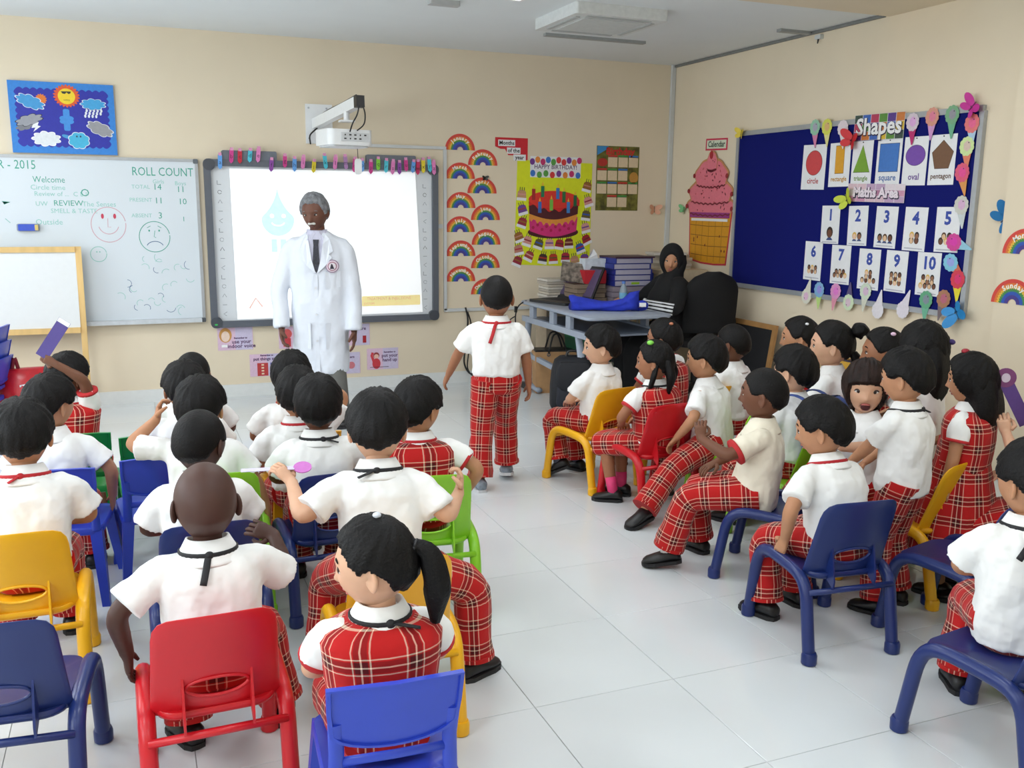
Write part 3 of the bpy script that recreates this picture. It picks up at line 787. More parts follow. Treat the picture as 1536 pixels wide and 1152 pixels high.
flat('cone_face', [(-.30, .01), (-.275, -.388), (-.1, -.41), (.1, -.415), (.265, -.405), (.318, .015)][::-1], paint((214, 150, 28)), b_, -.0022, .0006)
flat('purple_band', rect(.60, .045, 0, -.005), paint((150, 50, 130)), b_, -.0038, .0008); flat('white_strip', rect(.55, .022, 0, -.045), PAPER, b_, -.0046, .0006)
for k in range(4): flat('grid_line', stroke([(-.29 + .01 * k, -.09 - .085 * k), (0, -.10 - .085 * k), (.30 - .01 * k, -.095 - .085 * k)], .005), paint((120, 70, 20)), b_, -.0028, .0005)
for k in range(5): flat('grid_line', stroke([(-.2 + .1 * k, -.05), (-.19 + .095 * k, -.40)], .004), paint((150, 100, 24)), b_, -.0028, .0005)
for k in range(7): flat('ink_mark', ell(.008, .012, -.24 + random.random() * .5, -.1 - random.random() * .27, 8), paint((110, 40, 20)), b_, -.0028, .0006)

# blue felt board
t = thing('felt_board', 'large navy felt notice board with silver frame on the right wall', 'notice board', (-.001, -2.245, 1.512), RW)
MB().prism(rect(2.34, 1.19), -.02, 0).build('felt', mat('navy_felt', (22, 28, 104), .95, var=.12, scale=200, bump=.2, bscale=600, spec=.1), t)
for z in (-1, 1): MB().prism(rect(2.38, .035, 0, z * .605), -.028, 0).build('frame_rail', ALU, t)
for x in (-1, 1): MB().prism(rect(.035, 1.18, x * 1.185, 0), -.028, 0).build('frame_rail', ALU, t)
BY = lambda y: (-.0215, y, 0)
def card(name, label, cat, group, y0, y1, z0, z1, tilt=0.0):
    t = thing(name, label, cat, (-.0215, (y0 + y1) / 2, (z0 + z1) / 2), rot=(0, tilt, RW), group=group)
    flat('card', rect(abs(y1 - y0), abs(z1 - z0)), PAPER, t, -.0004, .0014)
    return t
# shapes
shp = [('circle', (206, 70, 74), -1.875, -2.125), ('rectangle', (222, 160, 40), -2.165, -2.37), ('triangle', (120, 164, 50), -2.39, -2.58), ('square', (66, 120, 196), -2.62, -2.835), ('oval', (120, 76, 170), -2.855, -3.05), ('pentagon', (118, 84, 60), -3.068, -3.268)]
for n_, rgb, a, b in shp:
    c = card('shape_card', 'white shape card with a %s %s and the word %s' % ({'circle': 'red', 'rectangle': 'yellow', 'triangle': 'green', 'square': 'blue', 'oval': 'purple', 'pentagon': 'brown'}[n_], n_, n_), 'card', 'shape cards on the felt board', a, b, 1.685 if n_ != 'circle' else 1.668, 1.985, random.uniform(-.02, .02))
    P = {'circle': ell(.085, .085, 0, .03, 36), 'rectangle': rect(.085, .185, 0, .035), 'triangle': [(-.075, -.055), (.075, -.055), (0, .12)], 'square': rect(.165, .175, 0, .03), 'oval': ell(.078, .062, 0, .035, 36), 'pentagon': [(.08, .045), (0, .115), (-.08, .045), (-.052, -.05), (.052, -.05)]}[n_]
    flat('shape_outline', [(x * 1.04, .03 + (z - .03) * 1.04) for x, z in P], paint(tuple(int(v * .5) for v in rgb)), c, -.0018, .0003)
    flat('shape', P, paint(rgb), c, -.0021, .0004)
    lettering(n_, .056 if len(n_) < 7 else .043, paint(tuple(int(v * .85) for v in rgb)), c, x=0, z=-.098, y=-.0022, bold=.001)
    MB().prism(ell(.004, .004, 0, .14, 8), -.006, -.0018).build('pin', BLACK, c)
def banner(name, label, y0, y1, z0, z1, words, cols, ink, size):
    t = thing(name, label, 'sign', (-.0300, (y0 + y1) / 2, (z0 + z1) / 2), rot=(0, .02, RW))
    w, h = abs(y1 - y0), abs(z1 - z0)
    flat('card', rect(w, h), paint((226, 226, 230)), t, -.0004, .001)
    k = 0
    for i in range(6):
        for j in range(3):
            flat('colour_patch', rect(w / 6 - .004, h / 3 - .002, -w / 2 + (i + .5) * w / 6, -h / 2 + (j + .5) * h / 3), paint(cols[(i * 5 + j * 3 + i // 2) % len(cols)]), t, -.0015, .0002)
    lettering(words, size, paint((40, 30, 60)), t, x=.004, z=-.004, y=-.0022, bold=.008)
    lettering(words, size, paint(ink), t, x=0, z=0, y=-.0030, bold=.004)
    return t
banner('shapes_banner', 'bright patchwork banner reading Shapes on top of the felt board', -2.395, -2.845, 1.985, 2.15, 'Shapes', [(90, 60, 140), (90, 140, 60), (214, 180, 50), (180, 60, 90), (60, 100, 180), (200, 120, 60), (60, 80, 70)], (240, 240, 240), .15)
banner('maths_banner', 'pale pink glossy banner reading Maths Area between card rows', -2.38, -2.90, 1.58, 1.70, 'Maths Area', [(206, 150, 176), (220, 190, 200), (190, 160, 190), (226, 214, 220), (176, 120, 150)], (236, 224, 232), .088)
# numbers
SK = [(112, 70, 50), (236, 200, 170), (150, 104, 76), (226, 190, 150)]; HR = [(40, 26, 22), (220, 180, 80), (30, 24, 24), (90, 60, 40)]
words_n = ['one', 'two', 'three', 'four', 'five', 'six', 'seven', 'eight', 'nine', 'ten']
nums = [(-2.127, -2.312, 1.288, 1.555), (-2.399, -2.585, 1.287, 1.555), (-2.658, -2.85, 1.283, 1.553), (-2.911, -3.097, 1.276, 1.55), (-3.168, -3.35, 1.281, 1.553),
        (-1.97, -2.157, 1.017, 1.296), (-2.258, -2.45, 1.012, 1.283), (-2.532, -2.73, .998, 1.27), (-2.782, -2.97, 1.003, 1.271), (-3.05, -3.238, 1.005, 1.273)]
for k, (a, b, z0, z1) in enumerate(nums):
    c = card('number_card', 'white number card %d with %s drawn %s below the numeral' % (k + 1, words_n[k], 'child' if k == 0 else 'children'), 'card', 'number cards on the felt board', a, b, z0, z1, random.uniform(-.02, .02))
    lettering(str(k + 1), .108, paint((52, 76, 164)), c, name='numeral', x=0, z=.065, y=-.0022, bold=.004)
    n = k + 1
    rows = [n] if n <= 3 else ([n // 2, n - n // 2] if n < 8 else [n // 3, n // 3, n - 2 * (n // 3)])
    rad = .034 if n == 1 else (.022 if n < 4 else (.02 if n < 6 else .017))
    zz = -.095; idx = 0
    for r, cnt in enumerate(reversed(rows)):
        for i in range(cnt):
            x = (i - (cnt - 1) / 2) * rad * 2.1 * (.75 if n == 1 else 1); z = zz + rad * 1.1 + r * rad * 1.55
            h = flat('child_picture', ell(rad * .95, rad * 1.15, x, z + rad * .15, 16), paint(HR[(idx + k) % 4]), c, -.0025 + .0001 * r - .00003 * i, .0002)
            flat('face', ell(rad * .7, rad * .85, x, z - rad * .1, 14), paint(SK[(idx + k) % 4]), h, -.0028 + .0001 * r - .00003 * i, .0002)
            if n < 4: flat('jumper', [(x - rad * 1.0, z - rad * 1.5), (x + rad * 1.0, z - rad * 1.5), (x + rad * .5, z - rad * .95), (x - rad * .5, z - rad * .95)], paint((56, 76, 130)), h, -.0024, .0002)
            idx += 1
    flat('name_line', rect(.15, .008, 0, -.122), paint((190, 190, 200)), c, -.0018, .0002)
# paper ice creams
ic = [(-1.998, 2.07, (150, 200, 170), (214, 130, 170), 0.1, 'green and pink', 'first on the top edge'), (-2.124, 2.065, (214, 216, 90), (226, 220, 150), 0.1, 'yellow-green', 'second on the top edge'), (-2.288, 2.045, (226, 214, 220), (226, 222, 226), 0.1, 'pale pink', 'left of the Shapes banner'),
      (-2.915, 2.04, (214, 200, 210), (190, 40, 110), 0.05, 'white and magenta', 'just right of the Shapes banner'), (-3.068, 2.06, (214, 150, 130), (206, 150, 200), 0, 'peach and lilac', 'above the pentagon card'), (-3.222, 2.06, (120, 170, 130), (110, 176, 140), .05, 'all green', 'at the top right'),
      (-3.375, 2.0, (226, 120, 120), (176, 206, 230), .1, 'coral and light blue', 'topmost on the right edge'), (-3.355, 1.87, (206, 226, 160), (226, 130, 100), .1, 'lime-edged and orange', 'second down the right edge'), (-3.345, 1.72, (220, 90, 120), (222, 150, 80), .25, 'pink-ringed with orange cone', 'third down the right edge'),
      (-3.36, 1.53, (206, 206, 196), (206, 214, 214), .15, 'white with dark marks', 'beside number card 5'), (-3.36, 1.335, (210, 70, 150), (150, 200, 220), 1.3, 'magenta lying sideways', 'below number card 5'), (-3.345, 1.20, (130, 196, 220), (206, 110, 80), .9, 'blue tilted', 'right of number card 10'),
      (-3.385, 1.09, (214, 60, 80), (230, 214, 50), .05, 'red with yellow cone', 'lowest on the right edge'), (-3.285, .965, (170, 120, 90), (120, 106, 110), -.2, 'brown and grey', 'at the lower right corner'), (-3.155, .945, (100, 170, 130), (110, 180, 150), 0, 'dark green', 'under number card 10'),
      (-2.985, .93, (226, 220, 230), (226, 220, 230), 2.8, 'blank lilac-white leaning', 'under number card 9'), (-2.76, .905, (228, 224, 230), (228, 224, 230), 3.0, 'blank upside-down white', 'between number cards 8 and 9'), (-2.625, .95, (206, 220, 200), (214, 216, 200), -.1, 'cream with pink spot', 'under number card 8'),
      (-2.475, .93, (206, 224, 190), (90, 80, 120), 3.1, 'pale green upside-down', 'with its dark cone pointing up'), (-2.332, .925, (220, 150, 196), (226, 150, 170), -.15, 'bright pink', 'under number card 7'), (-2.165, .92, (130, 176, 216), (190, 220, 130), 0, 'blue with lime cone', 'under number card 6'), (-2.04, .93, (222, 220, 204), (222, 220, 204), 2.9, 'plain cream', 'leftmost on the bottom edge')]
for y, z, c1_, c2_, a, col, where in ic:
    t = thing('paper_ice_cream', '%s paper ice cream %s of the felt board' % (col, where), 'ice cream', (-.031, y, z), rot=(0, -a, RW), group='paper ice creams around the felt board')
    flat('cone', [(-.035, .005), (.035, .005), (.004, -.105), (-.004, -.105)][::-1], paint(c2_), t, -.0004, .001)
    e = flat('scoop', scal(.052, .056, 0, .035, 11, .07, 66), paint(c1_), t, -.0016, .001)
    if sum(c1_) < 660:
        flat('crayon_mark', scal(.026, .03, .003, .037, 6, .1, 36), paint(tuple(min(255, int(v * .8 + 50)) if k != 1 else int(v * .85) for k, v in enumerate(c1_))), e, -.0028, .0003)
        flat('dot', ell(.004, .004, .015, .055, 8), paint((60, 60, 60)), e, -.0032, .0003)
butterfly((-.03, -2.385, 2.0), (206, 36, 44), 'red paper butterfly at the left end of the Shapes banner', RW, .3, 1.3)
butterfly((-.03, -2.38, 1.60), (196, 210, 60), 'yellow-green paper butterfly at the left end of the Maths banner', RW, -.5, 1.2)
butterfly((-.03, -1.11, 2.12), (226, 200, 60), 'yellow paper butterfly on the top left corner of the felt board', RW, .2, .9)
butterfly((-.035, -3.37, 2.13), (200, 50, 150), 'magenta paper butterfly on the top right corner of the felt board', RW, .8, 1.1)
butterfly((-.035, -3.41, .92), (40, 140, 206), 'blue paper butterfly on the bottom right corner of the felt board', RW, 2.6, 1.4)
butterfly((-.002, -3.655, 1.495), (36, 120, 180), 'blue paper butterfly on the wall right of the felt board', RW, .9, 1.4)
butterfly((-.002, -.26, 1.51), (120, 190, 130), 'pale green paper butterfly on the right wall near the corner', RW, .3, .8)

# small framed chalkboard leaning on the right wall
t = thing('chalkboard', 'small black chalkboard in a wooden frame leaning on the right wall', 'chalkboard', (-.16, -1.50, 0.0), rot=(RAD(-8), 0, RW))
OAK = mat('oak_wood', (170, 126, 76), .5, var=.12, scale=14)
MB().prism(rect(.50, .58, 0, .33), -.01, 0).build('slate', mat('slate', (24, 24, 28), .7), t)
for z in (.03, .63): MB().prism(rect(.56, .04, 0, z), -.02, .004).build('frame_rail', OAK, t)
for x in (-.26, .26): MB().prism(rect(.04, .56, x, .33), -.02, .004).build('frame_rail', OAK, t)

# ================================================================== teacher's desk
DGREY = mat('desk_grey', (158, 168, 184), .4, var=.03); DDARK = mat('desk_dark', (112, 122, 138), .4, var=.03)
DX, DY = -1.28, -1.0
t = thing('desk', 'grey school desk with rounded top and curved sled legs in the corner', 'desk', (DX, DY, 0))
DL, DW = 1.30, .72
top = MB(); pts = rrect(DW, DL, .07, 0, 0, 6)
n = len(pts)
for k, (z, g) in enumerate(((.735, 0), (.745, .006), (.765, .006), (.775, 0))): pass
rings = [[(x * (1 - i * 2 / DW) , y * (1 - i * 2 / DL), z) for x, y in pts] for z, i in ((.718, .012), (.725, .0), (.742, .0), (.748, .008))]
top.loft(rings); top.build('table_top', DGREY, t, auto=40)
MB().box((0, 0, .60), (DW - .06, DL - .10, .014)).build('book_tray', DDARK, t)
for sx in (-1, 1):
    r_ = MB().bar((sx * (DW / 2 - .03), -DL / 2 + .05, .60), (sx * (DW / 2 - .03), DL / 2 - .05, .60), .04, .045).build('tray_rail', DGREY, t)
    for yy in (-.28, .02, .42):
        MB().box((sx * (DW / 2 - .035), yy, .668), (.03, .08, .10)).build('tray_post', DGREY, t)
for sy in (-1, 1):
    for sx in (-1, 1):
        pass
for sx in (-1, 1):
    x = sx * (DW / 2 - .05)
    MB().tube(polyline([(x, .54, .60), (x, .59, .30), (x, .60, .10), (x, .52, .045), (x, .30, .03)], 30, 5), [(.03, .02)] * 30, 10, ref=(1, 0, 0)).build('leg', DGREY, t, smooth=True)
    MB().tube(polyline([(x, -.40, .60), (x, -.50, .30), (x, -.53, .10), (x, -.45, .045), (x, -.20, .03)], 30, 5), [(.03, .02)] * 30, 10, ref=(1, 0, 0)).build('leg', DGREY, t, smooth=True)
    MB().bar((x, .59, .30), (x, -.50, .24), .03, .04).build('side_rail', DGREY, t)
    for yy in (.56, -.50): MB().box((x, yy, .025), (.06, .14, .05)).build('foot_cap', BLACK, t)
TZ = .748
# laptop
t = thing('laptop', 'open black laptop at the far end of the teacher\'s desk', 'laptop', (-1.40, -.66, TZ), RAD(-72))
MB().prism(rrect(.44, .30, .015), -.022, 0).build('keyboard_deck', mat('laptop_black', (34, 34, 36), .45), t).rotation_euler = (RAD(-90), 0, 0)
MB().box((0, .03, .023), (.37, .14, .002)).build('keys', mat('keys_dark', (22, 22, 24), .6), t)
lid = MB().prism(rrect(.44, .31, .012, 0, .15), -.004, .008).build('lid', mat('laptop_black', (34, 34, 36)), t)
lid.location = (0, .15, .022); lid.rotation_euler = (RAD(-28), 0, 0)
MB().prism(rect(.40, .25, 0, .155), -.006, -.004).build('screen', mat('laptop_screen', (86, 74, 104), .25), lid)
# blue cloth bag
BLUEF = mat('blue_fabric', (38, 58, 190), .8, var=.12, scale=20, bump=.3, bscale=60)
t = thing('cloth_bag', 'royal blue cloth bag slumped on the desk in front of the laptop', 'bag', (-1.33, -1.28, TZ), RAD(-25))
rings = []
for i in range(15):
    f = i / 14; x = -.24 + .50 * f
    h = .075 + .05 * abs(2 * f - 1) ** 1.5 + (.03 if f > .8 else 0); d = .075 * (1 - .3 * f)
    ring_ = []
    for j in range(20):
        a = 2 * pi * j / 20
        ring_.append((x + .02 * sin(a * 2 + f * 5), d * cos(a) * (1 + .15 * sin(5 * a + 9 * f)), max(0, h / 2 + h / 2 * sin(a) * (1 + .12 * sin(3 * a + 11 * f)))))
    rings.append(ring_)
MB().loft(rings).build('body', BLUEF, t, smooth=True)
MB().tube(polyline([(.24, .0, .03), (.30, -.03, .08), (.36, .02, .03), (.30, .05, .008), (.22, .05, .01)], 16, 3), [(.02, .004)] * 16, 8).build('strap', BLUEF, t, smooth=True)
MB().prism(rect(.05, .03, .30, .055), -.052, -.05).build('label_tag', PAPER, t)
# water bottle
t = thing('water_bottle', 'small clear water bottle with pale blue label beside the binders', 'bottle', (-1.01, -1.02, TZ))
def lathe(prof, n=16): return [[(r * cos(2 * pi * k / n), r * sin(2 * pi * k / n), z) for k in range(n)] for r, z in prof]
MB().loft(lathe([(.03, 0), (.032, .01), (.032, .05), (.029, .06), (.032, .07), (.032, .12), (.022, .155), (.013, .17), (.013, .18)])).build('bottle_body', mat('bottle_plastic', (196, 214, 226), .12, trans=.6, var=.02), t, smooth=True)
MB().loft(lathe([(.0325, .06), (.0328, .062), (.0328, .105), (.0325, .107)])).build('paper_label', paint((110, 170, 205)), t)
MB().loft(lathe([(.015, .178), (.015, .195), (.013, .197)])).build('cap', paint((90, 130, 200)), t)
# binders and books on the desk
BIND = mat('binder_spine', (176, 172, 190), .5, var=.03); BB = mat('binder_blue', (36, 50, 140), .5); PAGES = mat('book_pages', (206, 198, 184), .8, var=.1, scale=80, stretch=(.05, .05, 1))
bx, by = -.80, -.66
z = TZ
ords = ['lowest', 'second', 'third', 'fourth', 'fifth', 'sixth', 'seventh', 'topmost']
for k in range(3):
    t = thing('paper_folder', 'grey-mauve file in the stack beside the teacher, %s of the three files' % ['bottom', 'middle', 'top'][k], 'folder', (bx + random.uniform(-.01, .01), by, z), RAD(random.uniform(-4, 4)))
    MB().box((0, 0, .022), (.36, .28, .04)).build('pages', mat('file_mauve', (150, 138, 150), .7, var=.1, scale=60, stretch=(.05, .05, 1)), t); MB().box((0, 0, .0432), (.37, .29, .0024)).build('cover', mat('file_cover', (120, 110, 124), .5), t); z += .0445
for k in range(5):
    t = thing('lever_binder', 'white-spined blue binder in the pile by the teacher, %s of five' % ['lowest', 'second from bottom', 'middle one', 'second from top', 'topmost'][k], 'binder', (bx + random.uniform(-.008, .008), by + .01, z), RAD(random.uniform(-2, 2)), 'binders piled on the desk')
    MB().box((0, 0, .024), (.35, .285, .044)).build('case', BB, t); MB().box((-.003, -.1435, .024), (.325, .003, .037)).build('spine_label', BIND, t)
    if k == 0: MB().box((.02, -.1452, .024), (.075, .001, .018)).build('sticker', paint((150, 190, 40)), t)
    z += .0462
tag(MB().box((bx + .01, by, z + .006), (.37, .29, .012)).build('notebook', mat('dark_plum', (66, 40, 60), .5)), 'thin dark plum notebook lying on top of the binder pile', 'book')
sx_, sy_ = -1.14, -.60; z = TZ
for k in range(4):
    t = thing('workbook', 'brown-edged workbook in the stack behind the laptop, %s of four' % ['lowest', 'second', 'third', 'topmost'][k], 'book', (sx_ + random.uniform(-.01, .01), sy_, z), RAD(random.uniform(-5, 5)), 'workbooks behind the laptop')
    MB().box((0, 0, .018), (.28, .21, .033)).build('pages', mat('brown_pages', (140, 122, 104), .8, var=.12, scale=60, stretch=(.05, .05, 1)), t); MB().box((0, 0, .0362), (.29, .215, .002)).build('cover', paint((96, 84, 70)), t); z += .0376
tag(MB().prism(rrect(.20, .11, .01), -.10, .10).build('pencil_case', paint((190, 30, 44))), 'red pencil case standing on the brown workbooks', 'case').location = (sx_ + .04, sy_, z + .057)
o = thing('tissue_box', 'white tissue box with a tuft of tissue above the red case', 'box', (sx_ + .07, sy_ + .02, z + .113))
MB().box((0, 0, .045), (.19, .11, .09)).build('carton', mat('tissue_carton', (206, 216, 226), .6, var=.1), o)
MB().add([(-.05, -.01, .089), (.05, .0, .089), (.02, .03, .10), (-.03, -.02, .14), (.01, .01, .17), (.035, -.01, .125)], [(0, 1, 5), (0, 5, 4), (0, 4, 3), (1, 2, 5), (2, 4, 5), (2, 3, 4), (0, 3, 2), (0, 2, 1)]).build('tissue', PAPER, o)
o = tag(MB().prism(rect(.26, .19), -.004, .004).build('picture_book', mat('book_print', (120, 110, 100), .5, var=.8, scale=25)), 'dark printed picture book propped up behind the laptop screen', 'book')
o.location = (-1.23, -.61, .985); o.rotation_euler = (RAD(-38), RAD(8), RAD(-20))
t = thing('paper_stack', 'pile of loose grey papers against the wall behind the laptop', 'paper', (-1.27, -.33, 0))
MB().box((0, 0, .36), (.30, .22, .72)).build('carton', mat('carton_beige', (190, 174, 150), .8), t)
for k in range(9): MB().box((random.uniform(-.012, .012), random.uniform(-.01, .01), .735 + k * .022), (.29, .21, .019)).build('paper_bundle', mat('bundle_%d' % (k % 3), [(196, 186, 170), (176, 168, 156), (206, 200, 188)][k % 3], .8), t)
# low cupboard in the corner with papers on top
t = thing('storage_cupboard', 'low cupboard against the right wall behind the seated teacher', 'cupboard', (-.26, -.42, 0))
MB().box((0, 0, .50), (.46, .62, 1.0)).build('body', mat('cupboard_beige', (200, 184, 156), .6), t)
for sy in (-1, 1):
    d_ = MB().box((-.235, sy * .15, .5), (.018, .29, .94)).build('door', mat('cupboard_door', (206, 190, 160), .5), t); MB().box((-.25, sy * .03, .55), (.015, .012, .10)).build('handle', ALU, d_)
z = 1.0
for k in range(6):
    o = tag(MB().box((0, 0, .012), (.30, .22, .023)).build('paper_bundle', mat('bundle_%d' % (k % 3), (196, 186, 170))), 'sheaf of grey paper on the cupboard, %s of the six' % ['bottom', 'second', 'third', 'fourth', 'fifth', 'top'][k], 'paper', 'paper sheaves on the cupboard')
    o.location = (-.27 + random.uniform(-.03, .03), -.45 + random.uniform(-.02, .02), z); o.rotation_euler = (0, 0, random.uniform(-.25, .25)); z += .0235
o = tag(MB().prism(rrect(.10, .22, .01), -.12, .12).build('box_file', mat('binder_blue', (36, 50, 140))), 'upright royal blue box file between binders and teacher', 'folder'); o.location = (-.58, -.52, .97)
MB().box((0, 0, -.115), (.09, .23, .01)).build('base_strip', mat('box_base', (30, 40, 110), .5), o)
o.location = (-.57, -.53, TZ + .12)

# under the desk
KRAFT = mat('kraft_tan', (186, 144, 100), .7, var=.05)
t = thing('shopping_bag', 'tan paper shopping bag with black top edge and rope handles under the desk', 'bag', (-1.42, -.62, 0), RAD(-12))
def tap(w0, d0, w1, d1, z0, z1): return [[(-w0, -d0, z0), (w0, -d0, z0), (w0, d0, z0), (-w0, d0, z0)], [(-w1, -d1, z1), (w1, -d1, z1), (w1, d1, z1), (-w1, d1, z1)]]
MB().loft(tap(.17, .075, .18, .08, 0.0, .35)).build('sack', KRAFT, t)
MB().loft(tap(.181, .082, .182, .083, .348, .362)).build('black_edge', BLACK, t)
for sy in (-1, 1): MB().tube(polyline([(-.07, sy * .083, .33), (-.03, sy * .06, .50), (.03, sy * .06, .50), (.09, sy * .083, .33)], 16, 2), .008, 6).build('handle', BLACK, t)
for x in (-.07, .09): MB().loft([[(x + r * cos(a), -.084 - e, .325 + r * sin(a)) for a in np.linspace(0, 2 * pi, 14, endpoint=False)] for r, e in ((.016, 0), (.016, .004), (.008, .004), (.008, 0))], caps=False).build('eyelet', mat('chrome', (220, 220, 222), .2, metal=.9), t)
t = thing('gift_bag', 'dark green bag standing under the desk behind the tan bag', 'bag', (-1.16, -.72, 0), RAD(8))
MB().loft(tap(.10, .16, .12, .18, 0.0, .46)).build('sack', mat('dark_green_bag', (24, 84, 56), .5), t); MB().loft(tap(.121, .181, .122, .182, .455, .47)).build('rim', mat('green_rim', (40, 120, 70), .5), t)
NAVYF = mat('black_navy_nylon', (20, 22, 29), .7, var=.1, scale=60, bump=.15, bscale=300)
t = thing('wheeled_backpack', 'black wheeled backpack with flap pocket standing in front of the desk', 'backpack', (-1.63, -1.40, .0), RAD(-20))
rings = []
for z, w, d in ((.04, .15, .10), (.06, .165, .11), (.20, .165, .115), (.32, .155, .105), (.40, .135, .085), (.43, .10, .06)):
    rings.append([(x, y - .02 * (z < .3), z) for x, y in rrect(2 * w, 2 * d, .05, 0, 0, 5)])
MB().loft(rings).build('main_compartment', NAVYF, t, auto=50)
MB().loft([[(x, y - .115, z) for x, y in rrect(2 * w, 2 * d, .02, 0, 0, 4)] for z, w, d in ((.07, .12, .035), (.10, .13, .045), (.26, .125, .04), (.28, .11, .02))]).build('front_pocket', mat('pocket_navy', (30, 33, 44), .7), t, auto=50)
MB().loft([[(x, y - .105, z) for x, y in rrect(2 * w, 2 * d, .02, 0, 0, 4)] for z, w, d in ((.20, .10, .058), (.23, .13, .06), (.36, .13, .045), (.40, .11, .02))]).build('flap', NAVYF, t, auto=50)
MB().box((0, -.166, .245), (.025, .006, .025)).build('buckle', mat('chrome', (220, 220, 222)), t)
MB().box((0, -.09, .04), (.30, .16, .05)).build('base_guard', mat('base_guard', (84, 88, 94), .5), t)
for sx in (-1, 1): MB().tube([(sx * .13 - .015, .08, .032), (sx * .13 + .015, .08, .032)], .032, 14).build('wheel', BLACK, t)
MB().tube(polyline([(-.05, 0, .42), (-.04, 0, .47), (.04, 0, .47), (.05, 0, .42)], 12, 2), .010, 8).build('carry_handle', BLACK, t)
# cables on the board wall beside the desk
t = thing('power_cable', 'black power cables hanging down the board wall beside the walking boy', 'cable', (-2.0, -.02, .62))
MB().tube(polyline([(0, 0, .04), (.02, -.02, -.05), (.0, -.02, -.25), (-.03, -.03, -.45), (.03, -.05, -.56), (.10, -.06, -.52), (.06, -.05, -.42)], 30, 4), .008, 6).build('lead', BLACK, t)
MB().tube(polyline([(.02, 0, .0), (.05, -.02, -.1), (.03, -.02, -.3), (.0, -.03, -.50), (.07, -.06, -.585), (.12, -.07, -.50)], 30, 4), .006, 6).build('lead', BLACK, t)
t = thing('charger_cable', 'black charger lead looping off the left edge of the desk', 'cable', (-1.66, -.50, .62))
MB().tube(polyline([(.05, .05, .13), (-.03, .05, .10), (-.05, .06, .0), (-.02, .08, -.2), (.0, .1, -.4), (.02, .2, -.6)], 30, 4), .006, 6).build('lead', BLACK, t)
MB().box((-.045, .055, .06), (.02, .02, .05)).build('adapter', BLACK, t)
MB().tube(polyline([(-.05, .06, .0), (-.12, .08, -.04), (-.14, .1, -.2), (-.06, .2, -.45), (-.08, .3, -.6)], 24, 4), .005, 6).build('lead', BLACK, t)

# office chair of the teacher
BLKF = mat('black_mesh_fabric', (14, 14, 16), .9, var=.1, scale=80)
t = thing('office_chair', 'black office chair with tall rounded back behind the teacher', 'chair', (-.40, -1.16, 0), RAD(-8))
rings = []
for k in range(13):
    f = k / 12; z = .56 + .48 * f
    w = .23 * (1 - .02 * (2 * f - 1) ** 2) * (1.0 if f < .65 else math.sqrt(max(.05, 1 - ((f - .65) / .36) ** 2.2)))
    ring_ = []
    for j in range(24):
        a = 2 * pi * j / 24
        ring_.append((w * cos(a), -.26 - .05 * f + .04 * sin(a) + .05 * cos(a) ** 2, z))
    rings.append(ring_)
MB().loft(rings).build('backrest', BLKF, t, smooth=True)
MB().loft([[(x, y, z) for x, y in rrect(2 * w, 2 * w, .1)] for z, w in ((.43, .20), (.45, .235), (.49, .24), (.51, .21))]).build('seat', BLKF, t, auto=50)
MB().bar((0, -.25, .70), (0, -.12, .42), .06, .02, (0, 1, 0)).build('back_bar', BLACK, t)
MB().tube([(0, 0, .09), (0, 0, .43)], .028, 12).build('gas_lift', BLACK, t)
for k in range(5):
    a = 2 * pi * k / 5 + .3
    l = MB().tube([(0, 0, .10), (.27 * cos(a), .27 * sin(a), .065)], [.025, .016], 8).build('base_arm', BLACK, t)
    MB().tube([(.27 * cos(a) - .015 * sin(a), .27 * sin(a) + .015 * cos(a), .028), (.27 * cos(a) + .015 * sin(a), .27 * sin(a) - .015 * cos(a), .028)], .028, 10).build('caster', BLACK, l)
for sx in (-1, 1): MB().tube(polyline([(sx * .22, -.12, .46), (sx * .28, -.12, .50), (sx * .28, -.10, .66), (sx * .28, .12, .67)], 16, 2), .016, 8).build('armrest', BLACK, t)

# low bookcase under the felt board with a tray of pencils
t = thing('low_bookcase', 'low pale wooden bookcase under the felt board behind the right-hand pupils', 'bookcase', (-.17, -2.75, 0))
BW = mat('birch_wood', (206, 176, 130), .5, var=.08, scale=12)
for y in (-.45, .45): MB().box((0, y, .24), (.30, .02, .48)).build('side_panel', BW, t)
for z in (.04, .25, .47): MB().box((0, 0, z), (.30, .88, .02)).build('shelf', BW, t)
MB().box((.14, 0, .26), (.012, .88, .42)).build('back_panel', BW, t)
t = thing('pencil_tray', 'yellow tray of dark pencils on the low bookcase', 'tray', (-.20, -2.80, .481), RAD(8))
MB().box((0, 0, .006), (.16, .26, .012)).build('base', paint((206, 160, 50)), t)
for sx in (-1, 1): MB().box((sx * .077, 0, .03), (.008, .26, .05)).build('side', paint((206, 160, 50)), t); MB().box((0, sx * .127, .03), (.148, .008, .05)).build('side', paint((206, 160, 50)), t)
for k in range(6): MB().tube([(-.06 + .022 * k, -.11, .022 + .004 * (k % 2)), (-.05 + .02 * k, .11, .05)], .004, 6).build('pencil', paint([(40, 40, 44), (90, 60, 40), (60, 70, 110)][k % 3]), t)

